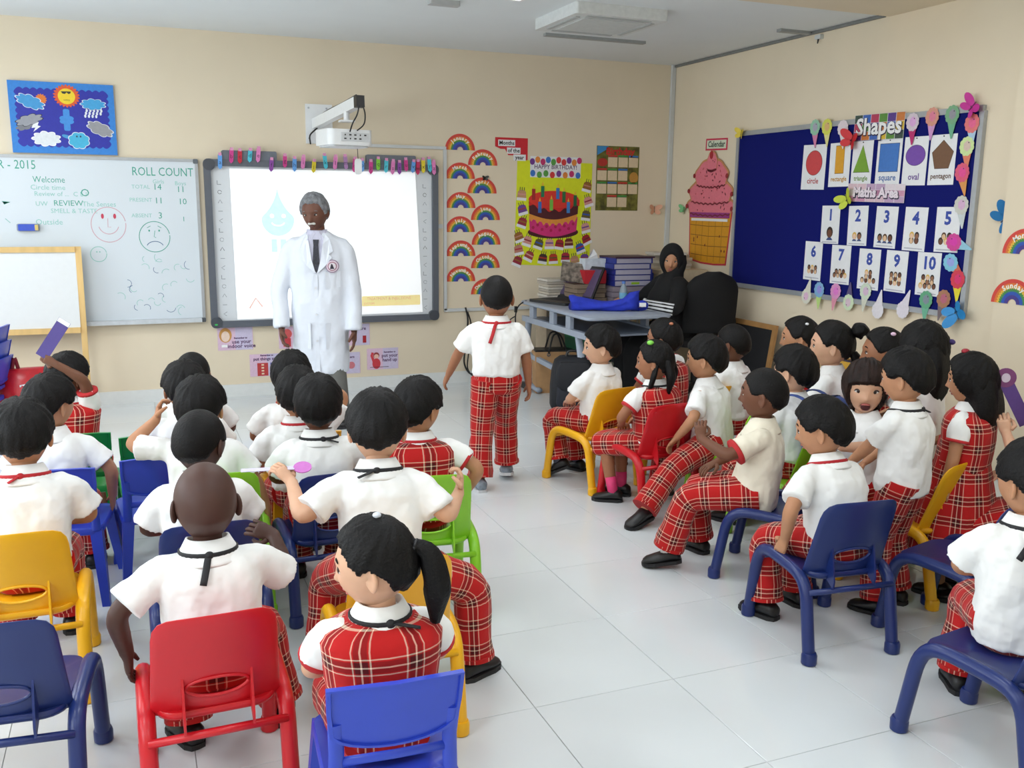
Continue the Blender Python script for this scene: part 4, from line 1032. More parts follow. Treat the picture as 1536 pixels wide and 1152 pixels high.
# ================================================================== children's chairs
CH = {'yellow': (240, 178, 24), 'navy': (26, 44, 104), 'red': (200, 24, 36), 'lime': (140, 208, 44), 'blue': (44, 70, 190), 'green': (16, 132, 60)}
def chair_mat(c): return mat('chair_plastic_' + c, CH[c], .32, var=.03, scale=8, spec=.5)
def panel_with_hole(outline, hole_c, hw, hh, surf, th, n=64, hole=True):
    """curved panel following surf(x,z)->y, with an oval hand hole; outline is star-shaped about hole_c"""
    ang = np.linspace(0, 2 * pi, n, endpoint=False)
    P = np.array(outline); d = P - np.array(hole_c)
    A = np.arctan2(d[:, 1], d[:, 0]) % (2 * pi); Rr = np.hypot(d[:, 0], d[:, 1])
    o = np.argsort(A); A = A[o]; Rr = Rr[o]
    ro = np.interp(ang, np.r_[A[-1] - 2 * pi, A, A[0] + 2 * pi], np.r_[Rr[-1], Rr, Rr[0]])
    ri = 1 / np.sqrt((np.cos(ang) / hw) ** 2 + (np.sin(ang) / hh) ** 2)
    fr = [0, .12, .35, .6, .85, .97, 1.0]
    mb = MB(); F = []; Bk = []
    for f in fr:
        r = ri + (ro - ri) * f
        x = hole_c[0] + r * np.cos(ang); z = hole_c[1] + r * np.sin(ang)
        e = .0 if f not in (0, 1.0) else th * .3
        F.append([(a, surf(a, b) + th / 2 - e, b) for a, b in zip(x, z)]); Bk.append([(a, surf(a, b) - th / 2 + e, b) for a, b in zip(x, z)])
    rings = F + Bk[::-1] + [F[0]]
    mb.loft(rings, caps=False)
    return mb
def chair_a(colour):
    m = chair_mat(colour)
    t = thing('school_chair', '', 'chair')
    # backrest
    top, bot = .572, .285
    ol = []
    def hwid(z): return .158 - .012 * (z - bot) / (top - bot)
    zs = np.linspace(bot, top - .045, 14)
    right = [(hwid(z), z) for z in zs]
    for a in np.linspace(0, pi / 2, 8): right.append((hwid(top) - .045 + .045 * cos(a), top - .045 + .045 * sin(a)))
    bt = np.linspace(-1, 1, 12)
    ol = right + [(-x, z) for x, z in right[::-1]] + [(x * .15, bot - .004 * (1 - x * x)) for x in bt]
    top_line = [(x, top + .006 * (1 - (x / .11) ** 2)) for x in np.linspace(-.1, .1, 10)]
    ol += top_line
    surf = lambda x, z: -.135 - .30 * (z - bot) + 1.3 * x * x
    mb = panel_with_hole(ol, (0, .365), .073, .026, surf, .009)
    bk = mb.build('backrest', m, t, auto=45)
    lip = MB(); ang = np.linspace(0, 2 * pi, 25)
    lip.tube([(.076 * cos(a), surf(.076 * cos(a), .365 + .029 * sin(a)) - .004, .365 + .029 * sin(a)) for a in ang], .0045, 6)
    lip.build('handle_rim', m, bk, smooth=True)
    for sx in (-1, 1):
        mb = MB(); x = sx * .082
        y0 = lambda z: surf(x, z) - .004
        mb.add([(x - .003, y0(.40), .40), (x - .003, y0(.29), .29), (x - .003, -.185, .255), (x - .003, -.188, .285),
                (x + .003, y0(.40), .40), (x + .003, y0(.29), .29), (x + .003, -.185, .255), (x + .003, -.188, .285)],
               [(0, 1, 2, 3), (7, 6, 5, 4), (0, 4, 5, 1), (1, 5, 6, 2), (2, 6, 7, 3), (3, 7, 4, 0)])
        mb.build('rib', m, bk)
    # seat pan
    pan = lambda i, z: [(x * (1 - i), y * (1 - i) + .015, z - .012 * max(0, (y - .08)) / .09) for x, y in rrect(.296, .335, .06, 0, 0, 6)]
    MB().loft([pan(.10, .276), pan(.02, .284), pan(0, .296), pan(.02, .303), pan(.12, .302), pan(.35, .296), pan(.7, .294)]).build('seat', m, t, auto=50)
    for sx in (-1, 1):
        x = sx * .168
        path = polyline([(x, .205, .01), (x, .165, .25), (x, .135, .298), (x, .08, .308), (x, -.06, .300), (x, -.125, .288), (x, -.155, .25), (x, -.20, .01)], 44, 3)
        MB().tube(path, .0215, 12).build('leg_frame', m, t, smooth=True)
        for y in (.205, -.20): MB().loft(lathe([(.022, 0), (.0265, .004), (.027, .034), (.023, .044)], 12)).build('foot_cap', m, t, auto=40).location = (x, y, 0)
    MB().tube([(-.168, -.168, .245), (.168, -.168, .245)], .011, 8).build('crossbar', m, t, smooth=True)
    MB().tube([(-.168, .150, .262), (.168, .150, .262)], .011, 8).build('crossbar', m, t, smooth=True)
    return t
def chair_b(colour):
    m = chair_mat(colour)
    t = thing('school_chair', '', 'chair')
    surf = lambda x, z: -.15 - .25 * (z - .30) + .9 * x * x
    # back panel with a curved lower edge and a rolled rim
    def pan_pts(g):
        o = [(-.148 + g, .55 - g), (-.1, .555 - g), (0, .557 - g), (.1, .555 - g), (.148 - g, .55 - g), (.146 - g, .48), (.140 - g, .425)]
        return o + [(.135 * cos(a), .425 - (.035 - g) * sin(a)) for a in np.linspace(.2, pi - .2, 11)] + [(-.140 + g, .425), (-.146 + g, .48)]
    mb = MB(); P0 = pan_pts(0); n = len(P0)
    Q = [(x, surf(x, z) + .006, z) for x, z in P0] + [(x, surf(x, z) - .006, z) for x, z in P0]
    cz = .49
    c0 = len(Q)
    grid = []
    F = []
    for g, e in ((0, .006), (.012, .006), (.013, .002)): pass
    def ringp(s, off): return [(x * s, surf(x * s, cz + (z - cz) * s) + off, cz + (z - cz) * s) for x, z in P0]
    mb.loft([ringp(.05, .005), ringp(.5, .005), ringp(.9, .005), ringp(1, .006), ringp(1, -.010), ringp(.94, -.010), ringp(.93, -.004), ringp(.5, -.004), ringp(.05, -.004)])
    mb.build('backrest', m, t, auto=40)
    for sx in (-1, 1):
        MB().tube([(sx * .128, surf(.128, .46), .46), (sx * .125, surf(.125, .38), .38), (sx * .128, -.15, .29)], [(.017, .009)] * 3, 8, ref=(1, 0, 0)).build('back_post', m, t, auto=40)
        for sy, y1 in ((1, .185), (-1, -.20)):
            q = MB(); x0, y0 = sx * .125, sy * .13
            q.loft([[(x0 + sx * (.03 * f) + dx * (1 - .35 * f), y0 + (y1 - y0) * f + dy * (1 - .35 * f), .29 * (1 - f)) for dx, dy in ((-.022, -.022), (.022, -.022), (.022, .022), (-.022, .022))] for f in (0, .5, 1)])
            q.build('leg', m, t)
    pan = lambda i, z: [(x * (1 - i), y * (1 - i), z) for x, y in rrect(.30, .315, .045, 0, 0, 5)]
    MB().loft([pan(.06, .27), pan(0, .275), pan(0, .296), pan(.03, .302), pan(.2, .300), pan(.6, .296)]).build('seat', m, t, auto=50)
    MB().tube([(-.12, surf(.12, .36) - .002, .355), (0, surf(0, .36), .36), (.12, surf(.12, .36) - .002, .355)], [(.012, .006)] * 3, 8).build('back_rung', m, t, smooth=True)
    return t
PROTO = {}
def place_chair(kind, colour, x, y, deg, label):
    key = (kind, colour)
    if key not in PROTO:
        t = (chair_a if kind == 'a' else chair_b)(colour)
        PROTO[key] = t
        t.location = (x, y, 0); t.rotation_euler = (0, 0, RAD(deg)); t['label'] = label; t['group'] = "children's plastic chairs"
        return t
    return dup(PROTO[key], (x, y, 0), RAD(deg), label, "children's plastic chairs")

CHAIRS = [
    ('a', 'yellow', -5.01, -4.42, 0, 'yellow tube-legged chair under the boy at the left edge'),
    ('a', 'navy', -4.98, -5.06, -6, 'empty navy chair at the bottom left corner'),
    ('a', 'red', -4.50, -5.19, 1, 'red chair with hand hole under the shaven-headed boy'),
    ('b', 'blue', -4.15, -5.62, -4, 'bright blue moulded chair under the ponytailed girl in front'),
    ('a', 'yellow', -3.97, -5.00, -3, 'yellow chair turned behind the ponytailed girl\'s head'),
    ('a', 'lime', -3.64, -4.27, -8, 'lime green chair under the girl in the tartan pinafore in the left group'),
    ('a', 'navy', -3.99, -4.12, 2, 'navy chair under the boy with a black ribbon tie, centre of the left group'),
    ('b', 'yellow', -3.99, -3.42, 6, 'yellow chair nearest the man in the lab coat'),
    ('a', 'navy', -4.46, -4.52, 0, 'navy chair just ahead of the shaven-headed boy'),
    ('a', 'lime', -4.38, -3.98, -4, 'lime green chair under the boy with his hand to his ear'),
    ('b', 'blue', -4.60, -3.60, 6, 'blue moulded chair behind the green chair on the aisle of the left group'),
    ('b', 'green', -4.60, -3.22, 4, 'dark green chair facing the gap between the two left columns'),
    ('b', 'blue', -4.93, -3.66, -8, 'blue moulded chair behind the left-edge boy\'s right shoulder'),
    ('b', 'green', -4.90, -3.10, -4, 'dark green chair under the child raising a purple card'),
    ('a', 'yellow', -2.29, -3.05, 14, 'yellow chair at the front of the right group beside the desk'),
    ('a', 'red', -2.18, -3.49, 5, 'red chair under the girl with the green hair clip'),
    ('a', 'lime', -1.80, -3.74, 10, 'lime green chair under the boy stretching out his tartan leg'),
    ('a', 'navy', -2.17, -4.52, 40, 'navy chair under the boy in the cream shirt'),
    ('a', 'lime', -1.84, -4.18, 15, 'lime green chair behind the boy wearing a blue rucksack'),
    ('a', 'navy', -2.37, -5.05, -6, 'navy chair with hand hole under the boy gripping its seat'),
    ('a', 'navy', -1.90, -5.24, 14, 'empty navy chair beside the standing boy'),
    ('a', 'navy', -2.38, -5.84, 8, 'navy chair under the boy at the bottom right corner'),
    ('a', 'red', -1.42, -4.05, 10, 'red chair behind the girl with the hair bun'),
    ('a', 'yellow', -1.72, -4.80, 20, 'yellow chair half hidden behind the standing boy'),
    ('a', 'lime', -1.35, -4.55, 15, 'lime green chair below the girl with loose black hair'),
    ('a', 'lime', -1.45, -5.18, 20, 'lime green chair at the right edge of the picture'),
    ('a', 'yellow', -1.75, -3.20, 10, 'yellow chair hidden behind the red chair in the right group'),
]
for c in CHAIRS: place_chair(*c)
# stacked chairs in the left background
for k, (dz, dy) in enumerate(((0, 0), (.10, -.02), (.20, -.04))):
    t = place_chair('b', 'blue', -5.62, -.95 + dy, 78, 'blue moulded chair stacked at the left wall end, %s of three' % ['bottom', 'middle', 'top'][k])
    t.location.z = dz
REDP = mat('red_vinyl', (186, 22, 34), .3, var=.08)
t = thing('red_bag', 'shiny red bag with white stripe standing beside the stacked blue chairs', 'bag', (-5.33, -.85, 0), RAD(10))
rings = []
for z, w, d in ((0, .17, .10), (.03, .19, .12), (.2, .19, .125), (.36, .17, .10), (.44, .14, .05), (.455, .12, .02)):
    rings.append([(w * cos(a) * (1 + .05 * sin(4 * a + z * 20)), d * sin(a) * (1 + .06 * sin(5 * a + 13 * z)), z) for a in np.linspace(0, 2 * pi, 28, endpoint=False)])
MB().loft(rings).build('body', REDP, t, smooth=True)
MB().tube(polyline([(-.02, -.128, .10), (-.03, -.13, .24), (.05, -.128, .30), (.10, -.11, .38)], 14, 3), [(.012, .004)] * 14, 8, ref=(1, 0, 0)).build('stripe', PAPER, t, smooth=True)
MB().prism([(-.05, .36), (.02, .37), (.02, .355), (-.01, .35), (-.012, .32), (-.02, .32), (-.022, .35), (-.05, .347)][::-1], -.103, -.095).build('logo', PAPER, t)
MB().tube(polyline([(-.08, 0, .44), (-.06, 0, .54), (-.04, 0, .44)], 12, 2), .012, 8).build('handle', mat('dark_red_strap', (120, 14, 34), .5), t)

# ================================================================== people
def Rz(a): return np.array([[cos(a), -sin(a), 0], [sin(a), cos(a), 0], [0, 0, 1.0]])
def Rx(a): return np.array([[1.0, 0, 0], [0, cos(a), -sin(a)], [0, sin(a), cos(a)]])
def Ry(a): return np.array([[cos(a), 0, sin(a)], [0, 1.0, 0], [-sin(a), 0, cos(a)]])
def sst(x): x = np.clip(x, 0, 1); return x * x * (3 - 2 * x)
CHILD = dict(hip=.052, thigh=.265, shin=.25, ankle=.055, spine=.285, shw=.108, ua=.155, fa=.14, head=(.077, .093, .104), neck=.028, hand=1.0, torso=1.0, nose=.16, eyez=-.03)
ADULT = dict(hip=.085, thigh=.40, shin=.40, ankle=.075, spine=.475, shw=.175, ua=.30, fa=.27, head=(.082, .104, .121), neck=.026, hand=1.55, torso=1.5, nose=.26, eyez=.0)

def head_pts(x, y, z, D, feat=True, mouth=0.0):
    a, b, c = D['head']
    j = np.clip(-z - .05, 0, 1)
    X = a * x * (1 - .30 * j ** 1.2) * (1 + .04 * np.clip(z, 0, 1))
    Y = np.where(y < 0, b * 1.04 * y * (1 - .55 * np.clip((-z - .25) / .75, 0, 1)), b * .95 * y * (1 - .10 * j))
    Z = c * z
    if feat:
        w = np.clip((y - .15) / .35, 0, 1)
        xn = X / a; zn = z; e0 = D['eyez']
        up = np.clip((e0 + .06 - zn) / .36, 0, 1) ** 1.25; dn = np.clip((zn + .46) / .10, 0, 1)
        d = D['nose'] * b * np.exp(-(xn / .13) ** 2) * up * sst(dn)
        d = d + .05 * b * np.exp(-(xn / .25) ** 2 - ((zn + .33) / .07) ** 2)
        d = d - .085 * b * np.exp(-((abs(xn) - .42) / .17) ** 2 - ((zn - e0) / .12) ** 2)
        d = d + .035 * b * np.exp(-(xn / .65) ** 2 - ((zn - e0 - .2) / .10) ** 2)
        d = d + .06 * b * np.exp(-(xn / .25) ** 2) * (np.exp(-((zn + .53) / .045) ** 2) + .9 * np.exp(-((zn + .64 + mouth * .12) / .045) ** 2))
        d = d + .09 * b * np.exp(-(xn / .3) ** 2 - ((zn + .86) / .12) ** 2)
        d = d + .05 * b * np.exp(-((abs(xn) - .5) / .25) ** 2 - ((zn + .38) / .22) ** 2)
        if mouth: d = d - .30 * b * mouth * np.exp(-(xn / .22) ** 4 - ((zn + .62) / .085) ** 4)
        Y = Y + w * d
    return np.stack([X, Y, Z], -1)

def sphere_grid(nl, nz):
    th = np.linspace(0.0, pi, nz); ph = np.linspace(0, 2 * pi, nl, endpoint=False)
    T, Pp = np.meshgrid(th, ph, indexing='ij')
    x = np.sin(T) * np.sin(Pp); y = np.sin(T) * np.cos(Pp); z = np.cos(T)
    f = []
    for i in range(nz - 1):
        for k in range(nl):
            q = (k + 1) % nl
            f.append((i * nl + k, (i + 1) * nl + k, (i + 1) * nl + q, i * nl + q))
    return x.ravel(), y.ravel(), z.ravel(), f

HAIRLINE = {
    'short': [(0, .45), (35, .41), (55, .25), (68, .0), (80, -.02), (95, .10), (112, -.12), (128, -.42), (180, -.62)],
    'buzz': [(0, .48), (35, .44), (55, .30), (68, .02), (80, .0), (95, .10), (112, -.10), (128, -.40), (180, -.56)],
    'tied': [(0, .55), (35, .50), (55, .34), (68, .10), (80, -.05), (95, .06), (112, -.14), (128, -.45), (180, -.66)],
    'long': [(0, .50), (35, .44), (50, .22), (62, -.15), (75, -.45), (95, -.65), (120, -.85), (180, -.95)],
    'bangs': [(0, .20), (30, .20), (45, .12), (55, -.25), (70, -.65), (95, -.85), (120, -.95), (180, -.98)],
    'grey': [(0, .56), (25, .58), (50, .50), (62, .20), (74, -.12), (84, -.10), (96, .08), (112, -.15), (128, -.48), (180, -.62)],
    'hijab': [(0, .34), (20, .34), (38, .25), (50, -.05), (56, -.4), (50, -.7), (70, -.98), (180, -1.2)],
}
THICK = {'short': .016, 'buzz': .004, 'tied': .010, 'long': .017, 'bangs': .016, 'grey': .014, 'hijab': .022}

def hair_cap(D, s, style, seed):
    nl, nz = 88, 56
    x, y, z, f = sphere_grid(nl, nz)
    P = head_pts(x, y, z, D, False)
    phi = np.degrees(np.abs(np.arctan2(x, y)))
    hl = HAIRLINE[style]
    zh = np.interp(phi, [p[0] for p in hl], [p[1] for p in hl]) if style != 'hijab' else None
    if style == 'hijab':
        u = x / .66; v = (z + .22) / .70
        d_ = np.sqrt(u * u + v * v)
        m = np.where(y > 0, sst((d_ - .98) / .10), 1.0)
    else:
        jag = np.array([noise.noise(Vector((p * 9 + seed, q * 9, r * 9))) for p, q, r in zip(x, y, z)])
        m = sst((z - zh + .05 * jag * (0 if style == 'buzz' else 1)) / (.05 if style == 'buzz' else .09))
    cr = nrm((0.0, -.45, .9)); ax = nrm(np.cross(cr, (1, 0, 0))); ay = np.cross(cr, ax)
    U = np.stack([x, y, z], -1)
    psi = np.arctan2(U @ ay, U @ ax); pol = np.arccos(np.clip(U @ cr, -1, 1))
    rid = np.array([noise.noise(Vector((cos(p) * 7 + seed * 3.1, sin(p) * 7, q * 1.3))) + .5 * noise.noise(Vector((cos(p) * 17, sin(p) * 17 + seed, q * 2.0))) for p, q in zip(psi, pol)])
    th = THICK[style] * (1 + .35 * np.clip(z, 0, 1)) * (1 + (0 if style in ('buzz', 'hijab') else .30) * rid * np.clip(pol * 2, 0, 1))
    off = -.012 + (th + .012) * m
    N = U / np.linalg.norm(U, axis=1)[:, None]
    V = P + N * off[:, None]
    keep = [q for q in f if max(m[i] for i in q) > 0.001]
    return V * s, keep

class Pose: pass
def two_bone(S, W, l1, l2, pole):
    S = np.array(S, float); W = np.array(W, float); d = W - S; L = np.linalg.norm(d)
    mx = (l1 + l2) * .995
    if L > mx: d = d / L * mx; W = S + d; L = mx
    a = (l1 * l1 - l2 * l2 + L * L) / (2 * L); h = math.sqrt(max(0, l1 * l1 - a * a))
    u = d / L; p = np.array(pole, float); p = nrm(p - u * np.dot(p, u))
    return S + u * a + p * h, W

SKIN = {'light': (214, 168, 138), 'tan': (188, 136, 102), 'medium': (160, 108, 78), 'brown': (112, 72, 52), 'dark': (72, 46, 38), 'man': (104, 68, 54)}
def skin_mat(k): return mat('skin_' + k, SKIN[k], .5, var=.05, scale=25, bump=.05, bscale=400, spec=.35, sss=.06)
HAIRM = mat('black_hair', (11, 9, 9), .55, var=.5, scale=30, bump=.6, bscale=160, spec=.22)
GREYH = mat('grey_hair', (118, 120, 124), .55, var=.45, scale=40, bump=.5, bscale=200)
BROWNH = mat('dark_brown_hair', (36, 23, 19), .5, var=.5, scale=30, bump=.5, bscale=160, spec=.2)
SHIRT = mat('white_school_shirt', (240, 240, 238), .8, var=.02, scale=10, bump=.8, bscale=14, bdist=.016, spec=.2)
CREAM = mat('cream_school_shirt', (236, 228, 208), .8, var=.03, scale=10, bump=.8, bscale=14, bdist=.016, spec=.2)
TART = plaid_mat()
SHOEB = mat('black_shoe_leather', (20, 20, 22), .4, var=.2, scale=60)
EYEW = mat('eye_white', (236, 234, 230), .25); EYED = mat('eye_iris', (34, 22, 18), .2)
LIP = {'light': (190, 104, 98), 'tan': (160, 90, 80), 'medium': (134, 76, 68), 'brown': (100, 58, 52), 'dark': (84, 50, 46), 'man': (92, 56, 50)}

def wrinkle(V, N, amp, freq, seed):
    o = np.array([noise.noise(Vector((p[0] * freq + seed, p[1] * freq, p[2] * freq * .6))) + .5 * noise.noise(Vector((p[0] * freq * 2.3, p[1] * freq * 2.3 + seed, p[2] * freq * 1.3))) for p in V])
    return V + N * (amp * o)[:, None]

def from_arrays(name, V, f, m, parent, smooth=True):
    me = bpy.data.meshes.new(name)
    me.from_pydata([tuple(v) for v in V], [], f)
    if smooth: me.polygons.foreach_set('use_smooth', [True] * len(me.polygons))
    me.materials.append(m)
    return link(bpy.data.objects.new(name, me), parent)

def ellring(c, X, Y, w, d, n=28, p=2.4):
    a = np.arange(n) * 2 * pi / n
    ca, sa = np.cos(a), np.sin(a)
    cx = np.sign(ca) * np.abs(ca) ** (2 / p); sy = np.sign(sa) * np.abs(sa) ** (2 / p)
    return c + np.outer(cx * w, X) + np.outer(sy * d, Y)

def cloth_loft(rings, seed, amp=.004, freq=14, caps=True, pleat=0):
    """UV'd loft for patterned cloth with soft folds"""
    n = len(rings[0]); out = []
    for i, r in enumerate(rings):
        r = np.array(r); c = r.mean(0); q = []
        for k, p in enumerate(r):
            d = nrm(p - c)
            o = amp * (noise.noise(Vector(tuple(p * freq + seed))) + .4 * noise.noise(Vector(tuple(p * freq * 2.2 + seed))))
            q.append(p + d * o)
        out.append(np.array(q))
    ln = [0.0]
    for i in range(1, len(out)): ln.append(ln[-1] + float(np.linalg.norm(out[i].mean(0) - out[i - 1].mean(0))) + .0)
    per = [float(np.sum(np.linalg.norm(np.roll(r, -1, 0) - r, axis=1))) / n for r in out]
    pm = float(np.mean(per))
    mb = MB(); mb.loft([list(r) for r in out], caps, ([pm] * len(out), ln))
    return mb

def person(label, loc, yaw=0, s=1.0, D=CHILD, outfit='boy', seat=.302, stand=False, lean=4, side=0, twist=0, hw=0, hp=0, hr=0, skin='medium', hair='short',
           L=None, R=None, footL=None, footR=None, tie=None, tail=None, shirt=None, extras=(), eyes=True, mouth=0.0, group='pupils', cat='child', curl=(.5, .5), hairm=None, ponytail=None, hipz=None, socks=None, seed=None, ears=True, skirt_len=1.0, tuck=False, hem=.0, shf=.86, shoem=None, nL=None, nR=None):
    seed = seed if seed is not None else (abs(hash(label)) % 1000) * .1
    seed = sum(ord(c) for c in label) % 97 * 1.37
    rnd = random.Random(int(seed * 100))
    t = thing('person', label, cat, (loc[0], loc[1], 0), RAD(yaw), group)
    sk = skin_mat(skin); hm = hairm or HAIRM; shm = shirt or SHIRT
    ts = D['torso'] * s
    hz = hipz if hipz is not None else ((D['thigh'] + D['shin'] + D['ankle']) * s * .985 if stand else seat + .060 * ts)
    hip = np.array([0, 0, hz])
    up = Rx(RAD(-lean)) @ Ry(RAD(side)) @ np.array([0, 0, 1.0])
    Lsp = D['spine'] * s
    Nk = hip + up * Lsp
    def cen(f): return hip + (Nk - hip) * f + np.array([0, -.012 * ts * 4 * max(0, f) * (1 - f) if 0 < f < 1 else 0, 0])
    def axes(f):
        x = Rz(RAD(twist) * np.clip(f, 0, 1)) @ np.array([1.0, 0, 0]); x = nrm(x - up * np.dot(x, up)); return x, np.cross(up, x)
    def tring(f, w, d, n=28, p=2.4):
        X, Y = axes(f); return ellring(cen(f), X, Y, w * ts, d * ts, n, p)
    X1, Y1 = axes(1.0)
    # joints
    SL = cen(shf) - X1 * D['shw'] * s; SR = cen(shf) + X1 * D['shw'] * s
    if L is None: L = ((-.07, .16, hz / s + .08), (-1, -.3, -.4))
    if R is None: R = ((.07, .16, hz / s + .08), (1, -.3, -.4))
    arms = {}
    for key, S_, spec in (('L', SL, L), ('R', SR, R)):
        W_ = np.array(spec[0]) * s
        E_, W_ = two_bone(S_, W_, D['ua'] * s, D['fa'] * s, spec[1])
        arms[key] = (S_, E_, W_)
    HL = hip - np.array([D['hip'] * s, 0, 0]); HR = hip + np.array([D['hip'] * s, 0, 0])
    an = D['ankle'] * s
    if footL is None: footL = ((-.085, 0.02 if stand else .25, .055), 5) 
    if footR is None: footR = ((.085, 0.02 if stand else .25, .055), -5)
    legs = {}
    for key, S_, spec in (('L', HL, footL), ('R', HR, footR)):
        A_ = np.array(spec[0]) * s
        pole = spec[2] if len(spec) > 2 else ((0, 1, .3) if stand else (0, .5, 1))
        K_, A_ = two_bone(S_, A_, D['thigh'] * s, D['shin'] * s, pole)
        legs[key] = (S_, K_, A_, spec[1])
    # head
    Hm = Rz(RAD(hw - yaw)) @ Rx(RAD(hp)) @ Ry(RAD(hr))
    a_, b_, c_ = [v * s for v in D['head']]
    hc = Nk + up * (D['neck'] * s) + Hm @ np.array([0, .006 * s, c_ * .80])
    def H(v): return hc + (Hm @ np.asarray(v, float).T).T
    # ---- body: one continuous skin surface
    core = MB()
    core.loft([list(tring(f, w, d, 16)) for f, w, d in ((-.1, .085, .070), (.3, .095, .070), (.7, .098, .068), (.88, .085, .055), (.98, .045, .042))])
    nr = .036 * ts * (.92 if D is ADULT else 1)
    core.tube([Nk - up * .05 * s, Nk + up * .02 * s, hc - Hm @ np.array([0, .012 * s, c_ * .35])], [nr * 1.15, nr, nr], 14)
    fing = MB()
    k_ = (1.0 if D is CHILD else 1.42) * s
    for key in ('L', 'R'):
        S_, E_, W_ = arms[key]
        q = .031 * k_; 
        path = [S_, S_ * .5 + E_ * .5, E_, E_ * .7 + W_ * .3, W_]
        path = np.r_[polyline([S_, E_, W_], 16, 2)]
        rad = np.interp(np.linspace(0, 1, 16), [0, .25, .5, .62, 1], [.033 * k_, .031 * k_, .026 * k_, .027 * k_, .018 * k_])
        core.tube(path, list(rad), 12)
        # hand
        hd = D['hand'] * s
        d = nrm(W_ - E_)
        spec = L if key == 'L' else R
        if len(spec) > 2: d = nrm(spec[2])
        pn = nL if key == 'L' else nR
        if pn is None: pn = (0, 0, -1) if abs(d[2]) < .8 else ((1, 0, 0) if key == 'L' else (-1, 0, 0))
        pn = np.array(pn, float); pn = nrm(pn - d * np.dot(pn, d))
        w = np.cross(d, pn) if key == 'R' else np.cross(pn, d)
        core.tube([W_ - d * .012 * hd, W_ + d * .012 * hd, W_ + d * .035 * hd, W_ + d * .056 * hd], [(.017 * hd, .013 * hd), (.022 * hd, .013 * hd), (.027 * hd, .012 * hd), (.025 * hd, .010 * hd)], 12, ref=w)
        cu = curl[0] if key == 'L' else curl[1]
        for i, (o_, ln, r_) in enumerate(((.019, .043, .0062), (.0065, .049, .0065), (-.0065, .045, .0062), (-.0185, .035, .0054))):
            p = W_ + d * .052 * hd + w * o_ * hd
            pts = [p - d * .012 * hd, p]; a = 0
            for frac, da in ((.45, .5), (.30, .85), (.25, .6)):
                a += da * cu * (1.0 + .1 * i)
                p = p + (d * cos(a) + pn * sin(a)) * ln * frac * hd + w * o_ * .12 * frac * hd; pts.append(p)
            fing.tube(pts, [r_ * hd, r_ * hd, r_ * hd * .95, r_ * hd * .88, r_ * hd * .6], 7)
        p = W_ + d * .012 * hd + w * .018 * hd
        pts = [p, p + (w * .8 + d * .5 + pn * .2) * .020 * hd]
        pts.append(pts[-1] + nrm(w * (.45 - .5 * cu) + d * .9 + pn * (.3 + .5 * cu)) * .020 * hd); pts.append(pts[-1] + nrm(w * (.2 - .8 * cu) + d * .9 + pn * (.3 + .6 * cu)) * .017 * hd)
        fing.tube(pts, [.0095 * hd, .0085 * hd, .0070 * hd, .0045 * hd], 8)
    for key in ('L', 'R'):
        S_, K_, A_, ty = legs[key]
        core.tube(polyline([S_, K_, A_ - np.array([0, 0, .02 * s])], 14, 1), list(np.interp(np.linspace(0, 1, 14), [0, .5, .68, 1], [.052 * k_, .038 * k_, .036 * k_, .024 * k_])), 12)
    V, N, f = bake(core, .0075 * (s if D is CHILD else 1.3 * s), 3)
    body = MB(); body.add(V, f)
    hx, hy, hzz, hf = sphere_grid(64, 48)
    body.add(H(head_pts(hx, hy, hzz, D, True, mouth) * s), hf)
    if ears:
        ex, ey, ez, ef = sphere_grid(16, 12)
        for sx in (-1, 1):
            dent = 1 - .95 * np.exp(-(ey ** 2 + ez ** 2) / .28)
            E = np.stack([np.where(ex * sx > 0, .0085 * ex * dent + sx * .002, .006 * ex), .0185 * ey * (1 - .25 * (ez < 0) * -ez), .030 * ez], -1)
            E = (Rz(sx * RAD(28)) @ (Rx(RAD(-8)) @ E.T)).T + np.array([sx * (D['head'][0] * .97), -.012, -.010])
            body.add(H(E * s), ef)
    body.add(fing.v, fing.f)
    bo = body.build('body', sk, t, smooth=True)
    # ---- face details
    if eyes:
        ez0 = D['eyez']; a0, b0, c0 = D['head']
        for sx in (-1, 1):
            ex0 = sx * .40 * a0
            zz = ez0; xx = ex0 / (a0); yy = math.sqrt(max(0, 1 - xx * xx - zz * zz))
            p = head_pts(np.array([xx]), np.array([yy]), np.array([zz]), D)[0]
            er = .0135 if D is CHILD else .0125
            gx, gy, gz, gf = sphere_grid(16, 12)
            G = np.stack([gx * er * 1.12, gy * er * .8, gz * er * .56], -1) + p - np.array([0, er * .56, 0])
            eo = from_arrays('eye', H(G * s), gf, EYEW, t)
            I = np.stack([gx * er * .58, gy * er * .30, gz * er * .58], -1) + p + np.array([sx * -.001, er * .10, 0])
            from_arrays('iris', H(I * s), gf, EYED, eo)
            lid = MB(); lid.tube([H((p + np.array([u * er * 1.25, -.002 + er * .20 * (1 - u * u), er * (.60 - .45 * u * u)])) * s) for u in np.linspace(-1, 1, 7)], [.0012 * s] + [.0034 * s] * 5 + [.0012 * s], 6)
            lid.build('eyelid', sk if skin in ('dark', 'brown') else mat('lash_line', (60, 38, 32), .6), eo, smooth=True)
            br = MB(); br.tube([H((p + np.array([sx * (-.010 + .030 * u), .006 - .010 * u * u, er * (1.75 + .35 * math.sin(u * pi))])) * s) for u in np.linspace(0, 1, 7)], [.0022 * s, .0032 * s, .0032 * s, .003 * s, .0026 * s, .002 * s, .001 * s], 6)
            br.build('eyebrow', GREYH if hair == 'grey' else HAIRM, t, smooth=True)
        lm = mat('lips_' + skin, LIP[skin], .45)
